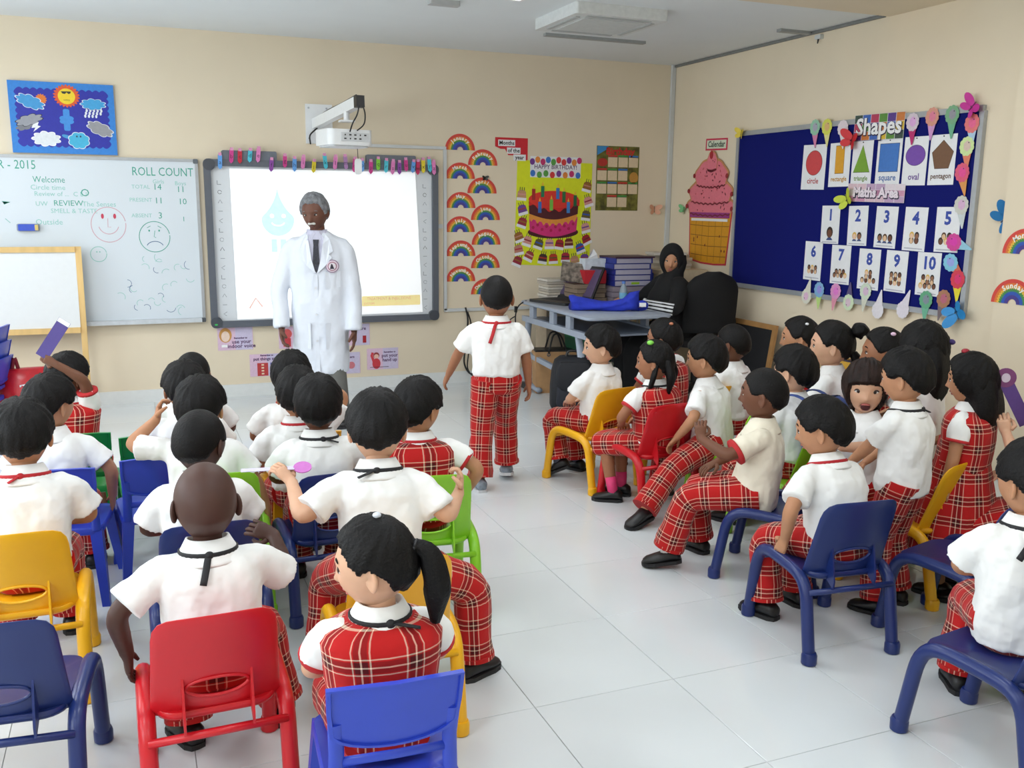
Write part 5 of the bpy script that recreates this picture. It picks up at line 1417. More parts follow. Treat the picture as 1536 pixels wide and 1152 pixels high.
        for zq, hh in ((-.53, .0045), (-.635 - mouth * .12, .0052)):
            mb = MB(); pts = []
            for u in np.linspace(-1, 1, 9):
                xx = u * .26; yy = math.sqrt(1 - xx * xx - zq * zq); p = head_pts(np.array([xx]), np.array([yy]), np.array([zq + (.03 if zq > -.6 else -.0) * u * u * -1]), D, True, 0)[0]
                pts.append(H((p + np.array([0, -.0012, 0])) * s))
            mb.tube(pts, [.0012 * s] + [hh * s * .8] + [hh * s] * 5 + [hh * s * .8] + [.0012 * s], 6); mb.build('lip', lm, t, smooth=True)
        if mouth:
            p = head_pts(np.array([0.]), np.array([.78]), np.array([-.60]), D, True, 0)[0]
            gx, gy, gz, gf = sphere_grid(18, 12)
            from_arrays('mouth_opening', H((np.stack([gx * .019, gy * .010, gz * .016], -1) + p + np.array([0, -.004, -.003])) * s), gf, mat('mouth_dark', (70, 14, 18), .6), t)
            mb = MB(); mb.tube([H((p + np.array([u * .012, .004, .0075])) * s) for u in np.linspace(-1, 1, 5)], .0028 * s, 6); mb.build('teeth', EYEW, t, smooth=True)
    # ---- hair
    if hair and hair != 'none':
        V, f = hair_cap(D, s, hair, seed)
        h_o = from_arrays('hair' if hair != 'hijab' else 'headscarf', H(V), f, hm if hair != 'hijab' else mat('black_cloth', (15, 15, 17), .9, var=.1), t)
        if ponytail:
            for pt in ponytail:
                P = [H(np.array(q) * s) for q in pt['path']]; n = 18
                P = polyline(P, n, 2); rr_ = np.interp(np.linspace(0, 1, n), np.linspace(0, 1, len(pt['r'])), pt['r']) * s
                rings, _ = tube_rings(P, [(r, r * pt.get('flat', .8)) for r in rr_], 16)
                rings = [np.array([c.mean(0) + (p - c.mean(0)) * (1 + .12 * sin(j * 2.4 + seed) + .06 * sin(j * 5 + i * .4)) for j, p in enumerate(c)]) for i, c in enumerate(rings)]
                mb = MB(); mb.loft(rings); mb.build(pt.get('name', 'ponytail'), hm, t, smooth=True)
                if pt.get('band'):
                    mb = MB(); c = P[1]; d = nrm(P[2] - P[0]); x = nrm(np.cross(d, (.3, .2, 1))); y = np.cross(d, x); r0 = pt['r'][0] * 1.05 * s
                    mb.tube([c + (x * cos(a) + y * sin(a)) * r0 for a in np.linspace(0, 2 * pi, 17)], .004 * s, 6); mb.build('hair_band', paint(pt['band']), t, smooth=True)
    # ---- shirt
    if outfit in ('boy', 'girl'):
        sh = MB()
        prof = [(-.22, .112, .094), (-.05, .122, .100), (.2, .118, .094), (.5, .122, .092), (.72, .126, .088), (.84, .120, .076), (.91, .100, .064), (.97, .066, .054), (1.01, .05, .048)]
        if outfit == 'girl': prof = prof[1:]
        if outfit == 'boy' and not stand and hem > -.2: prof = [(hem, .110, .090), (hem + .06, .122, .099)] + [q for q in prof if q[0] > hem + .1]
        if tuck: prof = [(.02, .104, .084), (.08, .120, .098)] + prof[2:]
        sh.loft([list(tring(f, w, d, 24)) for f, w, d in prof])
        for key in ('L', 'R'):
            S_, E_, W_ = arms[key]; d = nrm(E_ - S_)
            inn = cen(.80) * .5 + S_ * .5
            pth = polyline([inn, S_ * .85 + inn * .15 - up * .004 * s, S_ + d * .04 * s, S_ + d * .08 * s, S_ + d * (.122 if outfit == 'boy' else .100) * s], 12, 1)
            pr_ = [.038, .041, .044, .048, .053] if outfit == 'boy' else [.030, .038, .047, .049, .045]
            sh.tube(pth, list(np.interp(np.linspace(0, 1, 12), np.linspace(0, 1, 5), pr_) * s), 18)
        V, N, f = bake(sh, .0075 * s, 3)
        V = wrinkle(V, N, .0058 * s, 19 / s, seed)
        from_arrays('shirt', V, f, shm, t)
        if outfit == 'girl' or shm is CREAM:
            for key in ('L', 'R'):
                S_, E_, W_ = arms[key]; d = nrm(E_ - S_); mb = MB()
                e_ = .122 if outfit == 'boy' else .100; mb.tube([S_ + d * (e_ - .012) * s, S_ + d * (e_ + .001) * s], [(.054 if outfit == 'boy' else .047) * s] * 2, 20); mb.build('sleeve_trim', mat('red_trim', (190, 40, 44), .8), t, smooth=True)
        # collar
        mb = MB(); Xc, Yc = X1, Y1
        co = Nk - up * .012 * s
        ringsc = []
        for r_, z_ in ((.043, -.012), (.045, .020), (.048, .037), (.053, .038), (.066, .014), (.083, -.014), (.087, -.018), (.085, -.024), (.064, .0)):
            rg = []
            for k in range(32):
                a = 2 * pi * k / 32
                fr = max(0.0, sin(a)) ** 3
                rg.append(co + (Xc * cos(a) * r_ + Yc * sin(a) * r_ * .92) * s + up * (z_ - fr * (.028 if r_ > .052 else .012)) * s)
            ringsc.append(rg)
        mb.loft(ringsc, caps=False); mb.build('collar', shm, t, smooth=True)
        if tie:
            tm = mat('ribbon_' + tie, {'red': (178, 24, 34), 'black': (24, 24, 28)}[tie], .7)
            mb = MB(); n = 29
            pts = [co + (Xc * cos(a) * .071 + Yc * sin(a) * .066) * s + up * (.004 - max(0, sin(a)) ** 3 * .024) * s for a in np.linspace(0, 2 * pi, n)]
            mb.tube(pts, [(.0065 * s, .0035 * s)] * n, 8, ref=up)
            if tail:
                ln, ox_ = tail[0], tail[1]
                P = []
                for u in np.linspace(0, 1, 8):
                    f = 1 - .02 - u * ln
                    w_ = np.interp(f, [p[0] for p in prof], [p[2] for p in prof]) * ts
                    X, Y = axes(f); P.append(cen(f) - Y * (w_ + .012 * s) + X * (ox_ * .3 + ox_ * u) * s)
                P[0] = co - Yc * .064 * s + up * .004 * s + Xc * ox_ * .2 * s
                mb.tube(P, [(.006 * s, .003 * s)] + [(.0085 * s, .003 * s)] * 7, 8, ref=X1)
                kn = P[0]; gx, gy, gz, gf = sphere_grid(10, 8); mb.add(np.stack([gx, gy, gz], -1) * np.array([.012, .009, .011]) * s + kn, gf)
            mb.build('ribbon_tie', tm, t, smooth=True)
    if outfit == 'boy':
        mb = MB()
        rg = [tring(f, w, d, 24) for f, w, d in ((-.27, .085, .07), (-.2, .112, .09), (0, .116, .094), (.10, .110, .088), (.15, .106, .084))]
        q = cloth_loft(rg, seed, .002); mb.add(q.v, q.f, [q.uv[i] for i in range(len(q.f))])
        for key in ('L', 'R'):
            S_, K_, A_, ty = legs[key]
            n = 18
            end = A_ + nrm(A_ - K_) * .0 + nrm(K_ - A_) * .018 * s
            P = polyline([S_ + np.array([0, -.02 * s, 0]), K_, end], n, 2)
            rr_ = np.interp(np.linspace(0, 1, n), [0, .2, .5, .75, 1], [.074, .070, .060, .058, .062]) * s
            rings, _ = tube_rings(P, list(rr_), 20)
            q = cloth_loft(rings, seed + 3, .0075 * s, 16 / s); mb.add(q.v, q.f, [q.uv[i] for i in range(len(q.f))])
            q = cloth_loft(tube_rings([P[-2] * .3 + P[-1] * .7, P[-1] + nrm(A_ - K_) * .004 * s], [rr_[-1] * 1.05] * 2, 20)[0], seed, .001); mb.add(q.v, q.f, [q.uv[i] for i in range(len(q.f))])
        mb.build('trousers', TART, t, auto=50)
    if outfit == 'girl':
        rg = [tring(f, w, d, 28) for f, w, d in ((-.08, .122, .102), (.1, .124, .104), (.3, .126, .104), (.5, .132, .104), (.7, .141, .104), (.82, .145, .096), (.885, .133, .085), (.93, .108, .072), (.96, .080, .062))]
        q = cloth_loft(rg, seed, .003)
        q.build('pinafore_bodice', TART, t, auto=55)
        if stand:
            rings = []
            for i, (z_, r_) in enumerate(((.14, .112), (.05, .122), (-.05, .145), (-.15, .168), (-.25, .188), (-.34 * skirt_len, .205))):
                a = np.arange(48) * 2 * pi / 48
                rr_ = r_ * (1 + .05 * np.sin(a * 9 + seed) * i / 5) * s
                rings.append(np.stack([np.cos(a) * rr_, np.sin(a) * rr_ * .9, np.full(48, hz + z_ * s)], -1))
            q = cloth_loft(rings, seed, .003, caps=True)
        else:
            KL, KR = legs['L'][1], legs['R'][1]
            Km = (KL + KR) / 2; spread = np.linalg.norm(KL - KR) / 2
            st = hip + np.array([0, -.085 * s, .0])
            en = Km + nrm(Km - hip) * .035 * s
            rings = []
            for u in np.linspace(0, 1, 9):
                c = st * (1 - u) + en * u; d = nrm(en - st)
                w = (.105 + (spread + .06 * s - .105) * u) * 1 if u > 0 else .07
                h_ = (.070 if u > 0 else .04) * s
                Y = nrm(np.array([0, 0, 1.0]) - d * d[2]); X = np.cross(Y, d) * -1
                rings.append(ellring(c, np.array([1.0, 0, 0]), Y, max(w, .1 * s), h_, 32, 3))
            q = cloth_loft(rings, seed, .004)
        q.build('pinafore_skirt', TART, t, auto=55)
    # ---- shoes
    for key in ('L', 'R'):
        S_, K_, A_, ty = legs[key]
        k2 = s * (1.0 if D is CHILD else 1.5)
        yw = RAD(ty)
        pitch = RAD((footL if key == 'L' else footR)[3]) if len(footL if key == 'L' else footR) > 3 else 0
        M = Rz(yw) @ Rx(pitch)
        def T(p): return A_ + (M @ (np.asarray(p, float) * k2).T).T
        mb = MB(); rings = []
        for y, w, h in ((-.052, .012, .03), (-.048, .024, .046), (-.03, .031, .058), (0, .033, .060), (.03, .035, .044), (.065, .037, .034), (.09, .032, .028), (.104, .02, .02), (.108, .008, .012)):
            ca = np.arange(16) * 2 * pi / 16
            rings.append(T(np.stack([w * np.cos(ca), np.full(16, y), -.047 + h / 2 + h / 2 * np.sin(ca) * np.where(np.sin(ca) < 0, 1, 1)], -1)))
        mb.loft(rings); so = mb.build('shoe', shoem or SHOEB, t, smooth=True)
        mb = MB(); ol = [(x, y) for x, y in [(.0, -.055), (.02, -.052), (.032, -.03), (.034, .02), (.039, .06), (.034, .09), (.02, .108), (0, .113), (-.02, .108), (-.034, .09), (-.039, .06), (-.034, .02), (-.032, -.03), (-.02, -.052)]]
        mb.loft([T(np.array([(x, y, z) for x, y in ol])) for z in (-.055, -.040)]); mb.build('sole', mat('shoe_sole', (32, 32, 34), .7) if not shoem else mat('trainer_sole', (206, 208, 210), .6), so)
        if socks:
            mb = MB(); d = nrm(K_ - A_); mb.tube([A_ - d * .02 * s, A_ + d * .03 * s, A_ + d * .075 * s], [.027 * s, .029 * s, .031 * s], 14); mb.build('sock', paint(socks), t, smooth=True)
    t['_hc'] = 0
    del t['_hc']
    P_ = Pose(); P_.t = t; P_.H = H; P_.arms = arms; P_.legs = legs; P_.cen = cen; P_.axes = axes; P_.tring = tring; P_.Nk = Nk; P_.up = up; P_.hip = hip; P_.s = s; P_.ts = ts; P_.hc = hc; P_.Hm = Hm
    return P_
def world(P_, p): return P_.t.matrix_basis @ Vector(p) if False else (Matrix.Translation(P_.t.location) @ Matrix.Rotation(P_.t.rotation_euler[2], 4, 'Z')) @ Vector(p)

# ---------------------------------------------------------------- the man in the lab coat
COAT = mat('lab_coat_white', (222, 227, 236), .75, var=.015, scale=10, bump=.8, bscale=9, bdist=.02, spec=.2)
AD = dict(ADULT); AD['ua'] = .305; AD['fa'] = .275
ADULT.update(AD)
M = person('grey-haired man with white moustache in a long white lab coat', (-3.455, -1.15), yaw=163, s=1.0, D=ADULT, outfit='none', stand=True, hipz=.8745, shf=.785, lean=3, hw=148, hp=-10, hr=3, skin='man', hair='grey', hairm=GREYH,
           L=((-.235, .06, .665), (-1, -.6, 0)), R=((.25, .10, .695), (1, -.6, 0)), nL=(1, 0, 0), nR=(-1, 0, 0), curl=(.35, .55), group=None, cat='man',
           footL=((-.12, .02, .075), 8), footR=((.11, -.04, .075), -12))
tm = M.t
CP = [(.38, .192, .150), (.48, .194, .152), (.66, .191, .150), (.86, .186, .146), (1.02, .190, .145), (1.14, .195, .142), (1.21, .186, .128), (1.255, .172, .116), (1.295, .142, .102), (1.325, .100, .084), (1.345, .074, .070)]
HZ = M.hip[2]; LS = ADULT['spine']
def cf(z): return (z - HZ) / LS
cz_ = [p[0] for p in CP]
def csurf(x, z, off):
    w = np.interp(z, cz_, [p[1] for p in CP]); d = np.interp(z, cz_, [p[2] for p in CP]); f = cf(z)
    X, Y = M.axes(f)
    return M.cen(f) + X * x + Y * (d * max(0.02, 1 - min(.999, abs(x) / w) ** 2.4) ** (1 / 2.4) + off)
mb = MB()
mb.loft([list(ellring(M.cen(cf(z)), *M.axes(cf(z)), w, d, 32, 2.4)) for z, w, d in CP])
for key in ('L', 'R'):
    S_, E_, W_ = M.arms[key]
    inn = M.cen(.80) * .45 + S_ * .55
    P = polyline([inn, S_ + (S_ - inn) * .02, E_, W_], 20, 2)
    mb.tube(P, list(np.interp(np.linspace(0, 1, 20), [0, .2, .5, .8, 1], [.062, .066, .061, .055, .058])), 18)
V, N, f = bake(mb, .011, 3)
V = wrinkle(V, N, .010, 9, 3.3)
from_arrays('lab_coat', V, f, COAT, tm)
def patch(name, poly, off, m, parent, th=.004):
    n = len(poly); mb = MB()
    F = [csurf(x, z, off) for x, z in poly]; B_ = [csurf(x, z, off - th) for x, z in poly]
    mb.add(F + B_, [tuple(range(n)), tuple(range(2 * n - 1, n - 1, -1))] + [(i, (i + 1) % n, (i + 1) % n + n, i + n) for i in range(n)])
    return mb.build(name, m, parent)
patch('shirt_front', [(0, 1.10), (.055, 1.22), (.062, 1.30), (.03, 1.335), (-.03, 1.335), (-.062, 1.30), (-.055, 1.22)], .010, mat('lavender_shirt', (196, 196, 214), .7), tm)
TIEM = mat('dark_patterned_tie', (38, 38, 50), .5, var=.9, scale=70)
patch('tie', [(0, 1.08), (.024, 1.12), (.016, 1.265), (.020, 1.30), (-.020, 1.30), (-.016, 1.265), (-.024, 1.12)], .018, TIEM, tm)
for sx in (-1, 1):
    patch('lapel', [(sx * .004, 1.075), (sx * .062, 1.13), (sx * .105, 1.185), (sx * .085, 1.205), (sx * .112, 1.225), (sx * .088, 1.305), (sx * .060, 1.335), (sx * .045, 1.27), (sx * .03, 1.17)], .020, COAT, tm, .006)
    mb = MB(); c0 = M.Nk
    q_ = [c0 + M.axes(1)[0] * sx * a + M.axes(1)[1] * b + M.up * c for a, b, c in ((.006, .084, -.012), (.040, .100, -.062), (.070, .076, -.036), (.068, .020, .012), (.052, .052, .014), (.020, .078, .002))]
    mb.add(q_ + [p - M.axes(1)[1] * .006 - M.up * .004 for p in q_], [(0, 1, 2, 3, 4, 5), (11, 10, 9, 8, 7, 6)] + [(i, (i + 1) % 6, (i + 1) % 6 + 6, i + 6) for i in range(6)])
    mb.build('shirt_collar', mat('lavender_shirt', (196, 196, 214)), tm)
mb = MB(); mb.tube([M.Nk - M.up * .045 + M.axes(1)[1] * .012, M.Nk + M.up * .006 + M.axes(1)[1] * .012], [(.062, .066), (.059, .063)], 24, ref=M.axes(1)[0]); mb.build('collar_band', mat('lavender_shirt', (196, 196, 214)), tm, smooth=True)
patch('placket', [(-.006, .40), (.022, .40), (.022, 1.07), (-.006, 1.07)], .006, COAT, tm)
for z in (.62, .80, .98): patch('button', [(.008 + .008 * cos(a), z + .008 * sin(a)) for a in np.linspace(0, 2 * pi, 10, endpoint=False)], .012, mat('button_white', (214, 216, 220), .3), tm)
for sx, z0, z1, x0, x1 in ((-1, .56, .74, .05, .17), (1, .56, .74, .05, .17), (-1, .97, 1.09, .055, .155)):
    patch('pocket', [(sx * x0, z0), (sx * x1, z0 + .012), (sx * x1, z1), (sx * x0, z1)], .009, COAT, tm)
em = patch('emblem', [(-.105 + .043 * cos(a), 1.125 + .043 * sin(a)) for a in np.linspace(0, 2 * pi, 28, endpoint=False)], .016, paint((150, 120, 150)), tm)
patch('emblem_field', [(-.105 + .038 * cos(a), 1.125 + .038 * sin(a)) for a in np.linspace(0, 2 * pi, 24, endpoint=False)], .018, paint((226, 214, 224)), em)
patch('emblem_ring', [(-.105 + .030 * cos(a), 1.125 + .030 * sin(a)) for a in np.linspace(0, 2 * pi, 24, endpoint=False)], .020, paint((170, 120, 140)), em)
patch('emblem_centre', [(-.105 + .024 * cos(a), 1.125 + .024 * sin(a)) for a in np.linspace(0, 2 * pi, 20, endpoint=False)], .022, paint((232, 226, 232)), em)
patch('emblem_figure', [(-.118, 1.108), (-.09, 1.108), (-.094, 1.125), (-.10, 1.143), (-.108, 1.136), (-.112, 1.122)], .024, paint((50, 44, 60)), em)
mb = MB(); GT = mat('grey_trousers', (104, 104, 100), .8, var=.05)
for key in ('L', 'R'):
    S_, K_, A_, ty = M.legs[key]
    mb.tube(polyline([K_ * .95 + A_ * .05, K_ * .5 + A_ * .5, A_ - np.array([0, 0, .03])], 16, 1), list(np.interp(np.linspace(0, 1, 16), [0, .4, 1], [.064, .068, .074])), 18)
mb.build('trousers', GT, tm, smooth=True)
# moustache
mb = MB(); pts = []; a0, b0, c0 = ADULT['head']
for u in np.linspace(-1, 1, 11):
    xx = u * .34; zq = -.455 - .06 * u * u; yy = math.sqrt(1 - xx * xx - zq * zq)
    p = head_pts(np.array([xx]), np.array([yy]), np.array([zq]), ADULT)[0]; pts.append(M.H(p + np.array([0, .0, 0])))
mb.tube(pts, [(.004, .004)] + [(.009, .010)] * 9 + [(.004, .004)], 8); mb.build('moustache', mat('white_moustache', (214, 212, 206), .8, var=.1, scale=80, bump=.4), tm, smooth=True)

# ---------------------------------------------------------------- the teacher
BLK = mat('black_cloth', (15, 15, 17), .9, var=.1)
W = person('teacher in a black headscarf and abaya with white-striped sleeve at the desk', (-.60, -1.13), yaw=84, s=.93, D=ADULT, outfit='none', seat=.475, lean=6, hw=146, hp=-2, hr=-4, skin='tan', hair='hijab', ears=False,
           L=((-.20, .38, .84), (-1, -.4, -.6), (.35, .9, -.15)), R=((.12, .40, .86), (1, -.4, -.6), (-.3, .9, 0)), curl=(.4, .6), group=None, cat='woman', footL=((-.12, .38, .075), 0), footR=((.12, .38, .075), 0))
mb = MB()
mb.loft([list(W.tring(f, w, d, 28)) for f, w, d in ((-.22, .13, .12), (0, .135, .12), (.4, .13, .105), (.7, .135, .098), (.85, .128, .08), (.95, .085, .062), (1.02, .055, .05))])
for key in ('L', 'R'):
    S_, E_, W_ = W.arms[key]; inn = W.cen(.8) * .5 + S_ * .5
    mb.tube(polyline([inn, S_, E_, W_], 18, 2), list(np.interp(np.linspace(0, 1, 18), [0, .3, .6, 1], [.07, .066, .058, .052])), 16)
    S_, K_, A_, ty = W.legs[key]
    mb.tube(polyline([W.hip, K_ + np.array([0, .02, .01]), A_], 16, 2), list(np.interp(np.linspace(0, 1, 16), [0, .5, 1], [.12, .10, .10])), 16)
V, N, f = bake(mb, .012, 3)
from_arrays('abaya', wrinkle(V, N, .007, 9, 1.7), f, BLK, W.t)
mb = MB(); X, Y = W.axes(1.0); hcW = W.hc
rings = []
for dz, w, d, oy in ((.03, .060, .075, -.045), (-.03, .078, .075, -.05), (-.075, .085, .075, -.035), (-.105, .088, .080, -.018), (-.14, .098, .098, .0), (-.19, .15, .12, .0), (-.25, .19, .14, .015), (-.34, .20, .155, .03), (-.44, .17, .16, .04)):
    r = ellring(hcW + np.array([0, 0, dz]) + Y * oy, X, Y, w, d, 32, 2.2)
    rings.append(r)
q = cloth_loft(rings, 2.2, .005, 12, caps=False); q.uv = {}; q.build('headscarf_drape', BLK, W.t, smooth=True)
S_, E_, W_ = W.arms['L']; d = nrm(W_ - E_); sd = nrm(np.cross(d, (0, 0, 1))); sd = sd if sd[0] < 0 else -sd; un = np.cross(sd, d); un = un if un[2] > 0 else -un
STR = mat('white_stripe', (226, 228, 230), .7)
for k, a in enumerate((-.55, -.05, .45, .95)):
    mb = MB(); nv = nrm(sd * cos(a) + un * sin(a)); n = 10; tv = np.cross(d, nv)
    mb.tube([E_ + (W_ - E_) * u + nv * (.0575 - .006 * u) for u in np.linspace(.05, .96, n)], [(.009, .004)] * n, 8, ref=tv); mb.build('sleeve_stripe', STR, W.t, smooth=True)
mb = MB(); mb.tube([W_ - d * .012, W_ + d * .004], .0535, 16); mb.build('white_cuff', STR, W.t, smooth=True)

# ---------------------------------------------------------------- pupils
TRAIN = mat('grey_trainer', (120, 130, 140), .6, var=.5, scale=30)
RT = lambda l=.3, o=.0: (l, o)
person('boy walking towards the board with a red ribbon tie down his back', (-2.84, -2.95), yaw=-14, s=1.095, tuck=True, stand=True, lean=1, hw=-16, skin='medium', hair='buzz', tie='red', tail=(.33, -.035),
       L=((-.23, .10, .56), (-1, -.8, 0)), R=((.18, .03, .46), (1, -.8, .1)), footL=((-.085, -.06, .055), 8), footR=((.075, .13, .075), -6, (0, 1, .3), -12), shoem=TRAIN)
K1 = person('child raising a purple card over the head at the far left', (-4.95, -2.98), yaw=-8, s=.97, outfit='girl', lean=2, hw=-45, hp=-6, skin='brown', hair='short', R=((-.02, -.07, .845), (1, -.25, .55), (-.75, .1, .45)), nR=(0, 1, .4), curl=(.5, 1.0), tie='red')
person('boy with a red collar behind the left-edge boy, face turned right', (-4.97, -3.66), yaw=-5, s=1.0, lean=5, hw=-42, skin='tan', hair='short', R=((.20, .06, .36), (1, -.5, 0)), curl=(.5, .6))
person('boy at the left edge on the yellow chair with a red ribbon at his nape', (-5.0, -4.32), yaw=0, s=1.06, lean=10, hw=2, hp=-6, skin='tan', hair='short', tie='red', tail=(.06, -.03))
person('farthest dark-haired boy in the second column from the left', (-4.41, -3.13), yaw=-5, s=.98, lean=4, hw=-10, skin='brown', hair='buzz')
person('boy half hidden between two heads in the second left column', (-4.46, -3.50), yaw=0, s=1.0, lean=5, hw=5, skin='medium', hair='short')
person('boy holding a hand to his ear in the second left column', (-4.43, -3.98), yaw=-5, s=1.03, lean=6, hw=-20, skin='tan', hair='short', tie='black', L=((-.155, .10, .70), (-1, -.1, -.5), (.2, .2, 1)), R=((.235, .05, .31), (1, -.4, .2), (.05, .2, -1)), nL=(1, 0, 0), curl=(1.0, .5))
person('dark-skinned boy with cropped hair just ahead of the shaven-headed boy', (-4.47, -4.52), yaw=0, s=1.02, lean=6, hw=-32, hp=-4, skin='dark', hair='buzz', shirt=SHIRT)
person('shaven-headed boy on the red chair with a black ribbon tie', (-4.49, -5.17), yaw=2, s=1.03, lean=4, hw=2, skin='dark', hair='none', tie='black', tail=(.22, -.02),
       L=((-.205, .02, .375), (-1, -.5, .2), (.0, .35, -1)), R=((.19, .18, .585), (.6, -.3, -1), (-.8, .3, .35)), nR=(0, 1, -.5), curl=(.5, .9), footL=((-.06, .20, .055), 20), footR=((.20, .22, .055), -10))
person('child on the yellow chair nearest the man, seen from behind', (-3.99, -3.36), yaw=0, s=1.0, lean=8, hw=-20, skin='medium', hair='short', tie='red')
person('boy bending an arm behind his head beside the man\'s coat', (-4.03, -3.78), yaw=0, s=1.0, lean=5, hw=-10, skin='tan', hair='short', tie='red', R=((.08, -.02, .80), (1, .2, .6), (-.9, -.2, .1)), nR=(0, 1, 0))
person('boy with a black ribbon tie on the navy chair, middle of the left group', (-4.005, -4.09), yaw=-6, s=1.03, lean=5, hw=-8, skin='brown', hair='short', tie='black', tail=(.05, .05))
K11 = person('boy with outstretched arms holding a wand above the yellow chair', (-3.97, -4.91), yaw=-8, s=1.05, hipz=.445, lean=12, hw=-14, hp=-12, skin='light', hair='short', tie='black', tail=(.06, -.05),
       L=((-.25, .10, .66), (-.6, -1, -1), (-.5, .3, .5)), R=((.25, .09, .60), (.5, -1, -1), (.1, .2, 1)), nL=(0, .3, -1), nR=(-1, 0, 0), curl=(.9, 1.1), footL=((-.17, .16, .06), 10), footR=((.29, .05, .055), -55, (1, .3, .5)))
person('girl in a tartan pinafore with short hair on the lime chair', (-3.655, -4.24), yaw=-8, s=1.02, outfit='girl', lean=5, hw=-52, skin='tan', hair='short', tie='red', R=((.18, .03, .40), (1, -.5, 0)))
person('ponytailed girl in a tartan pinafore looking left, front centre', (-4.155, -5.64), yaw=-4, s=.98, outfit='girl', lean=-2, hw=62, hp=-4, skin='light', hair='tied', tie='black', tail=(.05, .06),
       ponytail=[dict(path=[(0.0, -.085, .045), (0, -.128, .03), (.0, -.145, -.05), (.0, -.13, -.145)], r=[.014, .028, .030, .010], band=(40, 40, 44))])
# right group
person('boy in profile on the yellow chair beside the desk', (-2.26, -3.05), yaw=22, s=1.03, lean=-2, hw=62, skin='light', hair='short', footL=((-.10, .20, .09), 25, (0, .5, 1), -25), footR=((.08, .22, .055), 5), socks=(80, 88, 110))
person('girl with a green hair clip and braids on the red chair', (-2.18, -3.54), yaw=15, s=1.0, outfit='girl', lean=4, hw=46, skin='medium', hair='tied', tie='black', socks=(226, 60, 120), footL=((-.13, .17, .055), 40), footR=((-.02, .22, .055), 30), L=((-.12, .13, .43), (-1, -.5, 0)),
       ponytail=[dict(path=[(-.07, -.03, .0), (-.085, -.02, -.06), (-.085, .0, -.13), (-.08, .0, -.17)], r=[.012, .014, .012, .005], flat=1, name='braid'), dict(path=[(.05, -.07, .03), (.06, -.09, -.06), (.05, -.08, -.14)], r=[.02, .022, .008], flat=1, name='braid'), dict(path=[(-.04, -.075, .02), (-.05, -.10, -.06), (-.05, -.09, -.15)], r=[.022, .024, .008], flat=1, name='braid')])
person('girl mostly hidden behind the braided girl, arm raised to her face', (-1.80, -3.0), yaw=20, s=1.06, outfit='girl', lean=4, hw=40, skin='medium', hair='tied', R=((.10, .16, .66), (1, -.2, -.6)))
person('boy in white shirt stretching a tartan leg into the aisle', (-1.92, -3.66), yaw=42, s=1.05, hem=-.22, lean=8, twist=-8, hw=40, skin='tan', hair='short', L=((-.20, .12, .38), (-1, -.6, 0)), footL=((-.43, .20, .075), 62, (-.8, .5, 1), -12), footR=((.10, .26, .055), -5))
person('dark-haired boy behind the leg-stretching boy', (-1.54, -3.30), yaw=25, s=1.06, lean=3, hw=28, skin='brown', hair='buzz')
person('boy in a cream shirt with red cuffs, fist raised, on a navy chair', (-2.245, -4.46), yaw=52, s=1.04, hem=-.22, lean=-3, hw=40, hp=3, skin='brown', hair='buzz', shirt=CREAM, L=((-.10, .215, .57), (-1, -.3, -.8), (.1, .1, 1)), nL=(1, 0, 0), curl=(1.2, .5), footL=((-.07, .33, .075), 12, (0, .5, 1), -8), footR=((.16, .22, .055), -42), socks=(232, 232, 230))
R6 = person('boy wearing a blue rucksack behind the cream-shirted boy', (-1.775, -4.13), yaw=20, s=1.06, lean=4, hw=20, skin='light', hair='short')
person('small girl with tied-back hair nearest the felt board', (-1.26, -3.51), yaw=40, s=1.05, outfit='girl', lean=2, hw=46, skin='tan', hair='tied', seat=.36, ponytail=[dict(path=[(0, -.085, .03), (0, -.125, .02), (0, -.14, -.03), (0, -.13, -.07)], r=[.012, .026, .026, .01], band=(226, 226, 226))])
R8 = person('girl with a round hair bun and a strap across her white shirt', (-1.385, -3.91), yaw=40, s=1.10, outfit='boy', lean=2, hw=46, skin='light', hair='tied', seat=.36, ponytail=[dict(path=[(0, -.08, .06), (0, -.115, .075), (0, -.145, .07), (0, -.155, .06)], r=[.014, .034, .034, .008], flat=1, name='hair_bun', band=(226, 226, 226)), dict(path=[(0, -.095, -.03), (0, -.115, -.06), (0, -.10, -.10)], r=[.018, .022, .008], flat=1, name='loose_hair')])
person('boy gripping the side of his navy chair, front of the right group', (-2.33, -5.07), yaw=8, s=1.02, lean=17, side=2, hw=36, hp=-8, skin='tan', hair='short', tie='red', L=((-.185, .07, .37), (-1, -.6, .2), (-.1, .3, -.9)), curl=(.7, .5), footL=((-.10, .22, .055), 10))
person('boy standing with a black ribbon at his collar among the seated girls', (-1.96, -4.98), yaw=22, s=.96, stand=True, lean=2, hw=24, hp=-4, skin='tan', hair='short', tie='black', tail=(.05, .03), L=((-.05, .20, .58), (-1, -.3, -.4)), R=((.06, .19, .56), (1, -.3, -.4)))
person('girl turning back with open mouth and dark fringe', (-1.80, -4.60), yaw=60, s=1.03, outfit='boy', lean=2, twist=50, hw=140, hp=2, skin='light', hair='bangs', hairm=BROWNH, mouth=1.0, seat=.33, L=((-.22, .14, .58), (-1, -.2, -.6), (-.2, .3, 1)), nL=(0, 1, 0),
       ponytail=[dict(path=[(0, -.05, .02), (0, -.085, -.06), (0, -.08, -.14), (0, -.075, -.18)], r=[.07, .075, .065, .03], flat=.55, name='long_hair')])
person('girl in white shirt with long loose black hair, standing', (-1.55, -4.63), yaw=30, s=1.0, outfit='boy', stand=True, lean=0, hw=10, skin='tan', hair='long',
       ponytail=[dict(path=[(0, -.03, .05), (0, -.07, -.04), (0, -.085, -.13), (0, -.08, -.20), (0, -.075, -.235)], r=[.075, .085, .082, .07, .02], flat=.62, name='long_hair')])
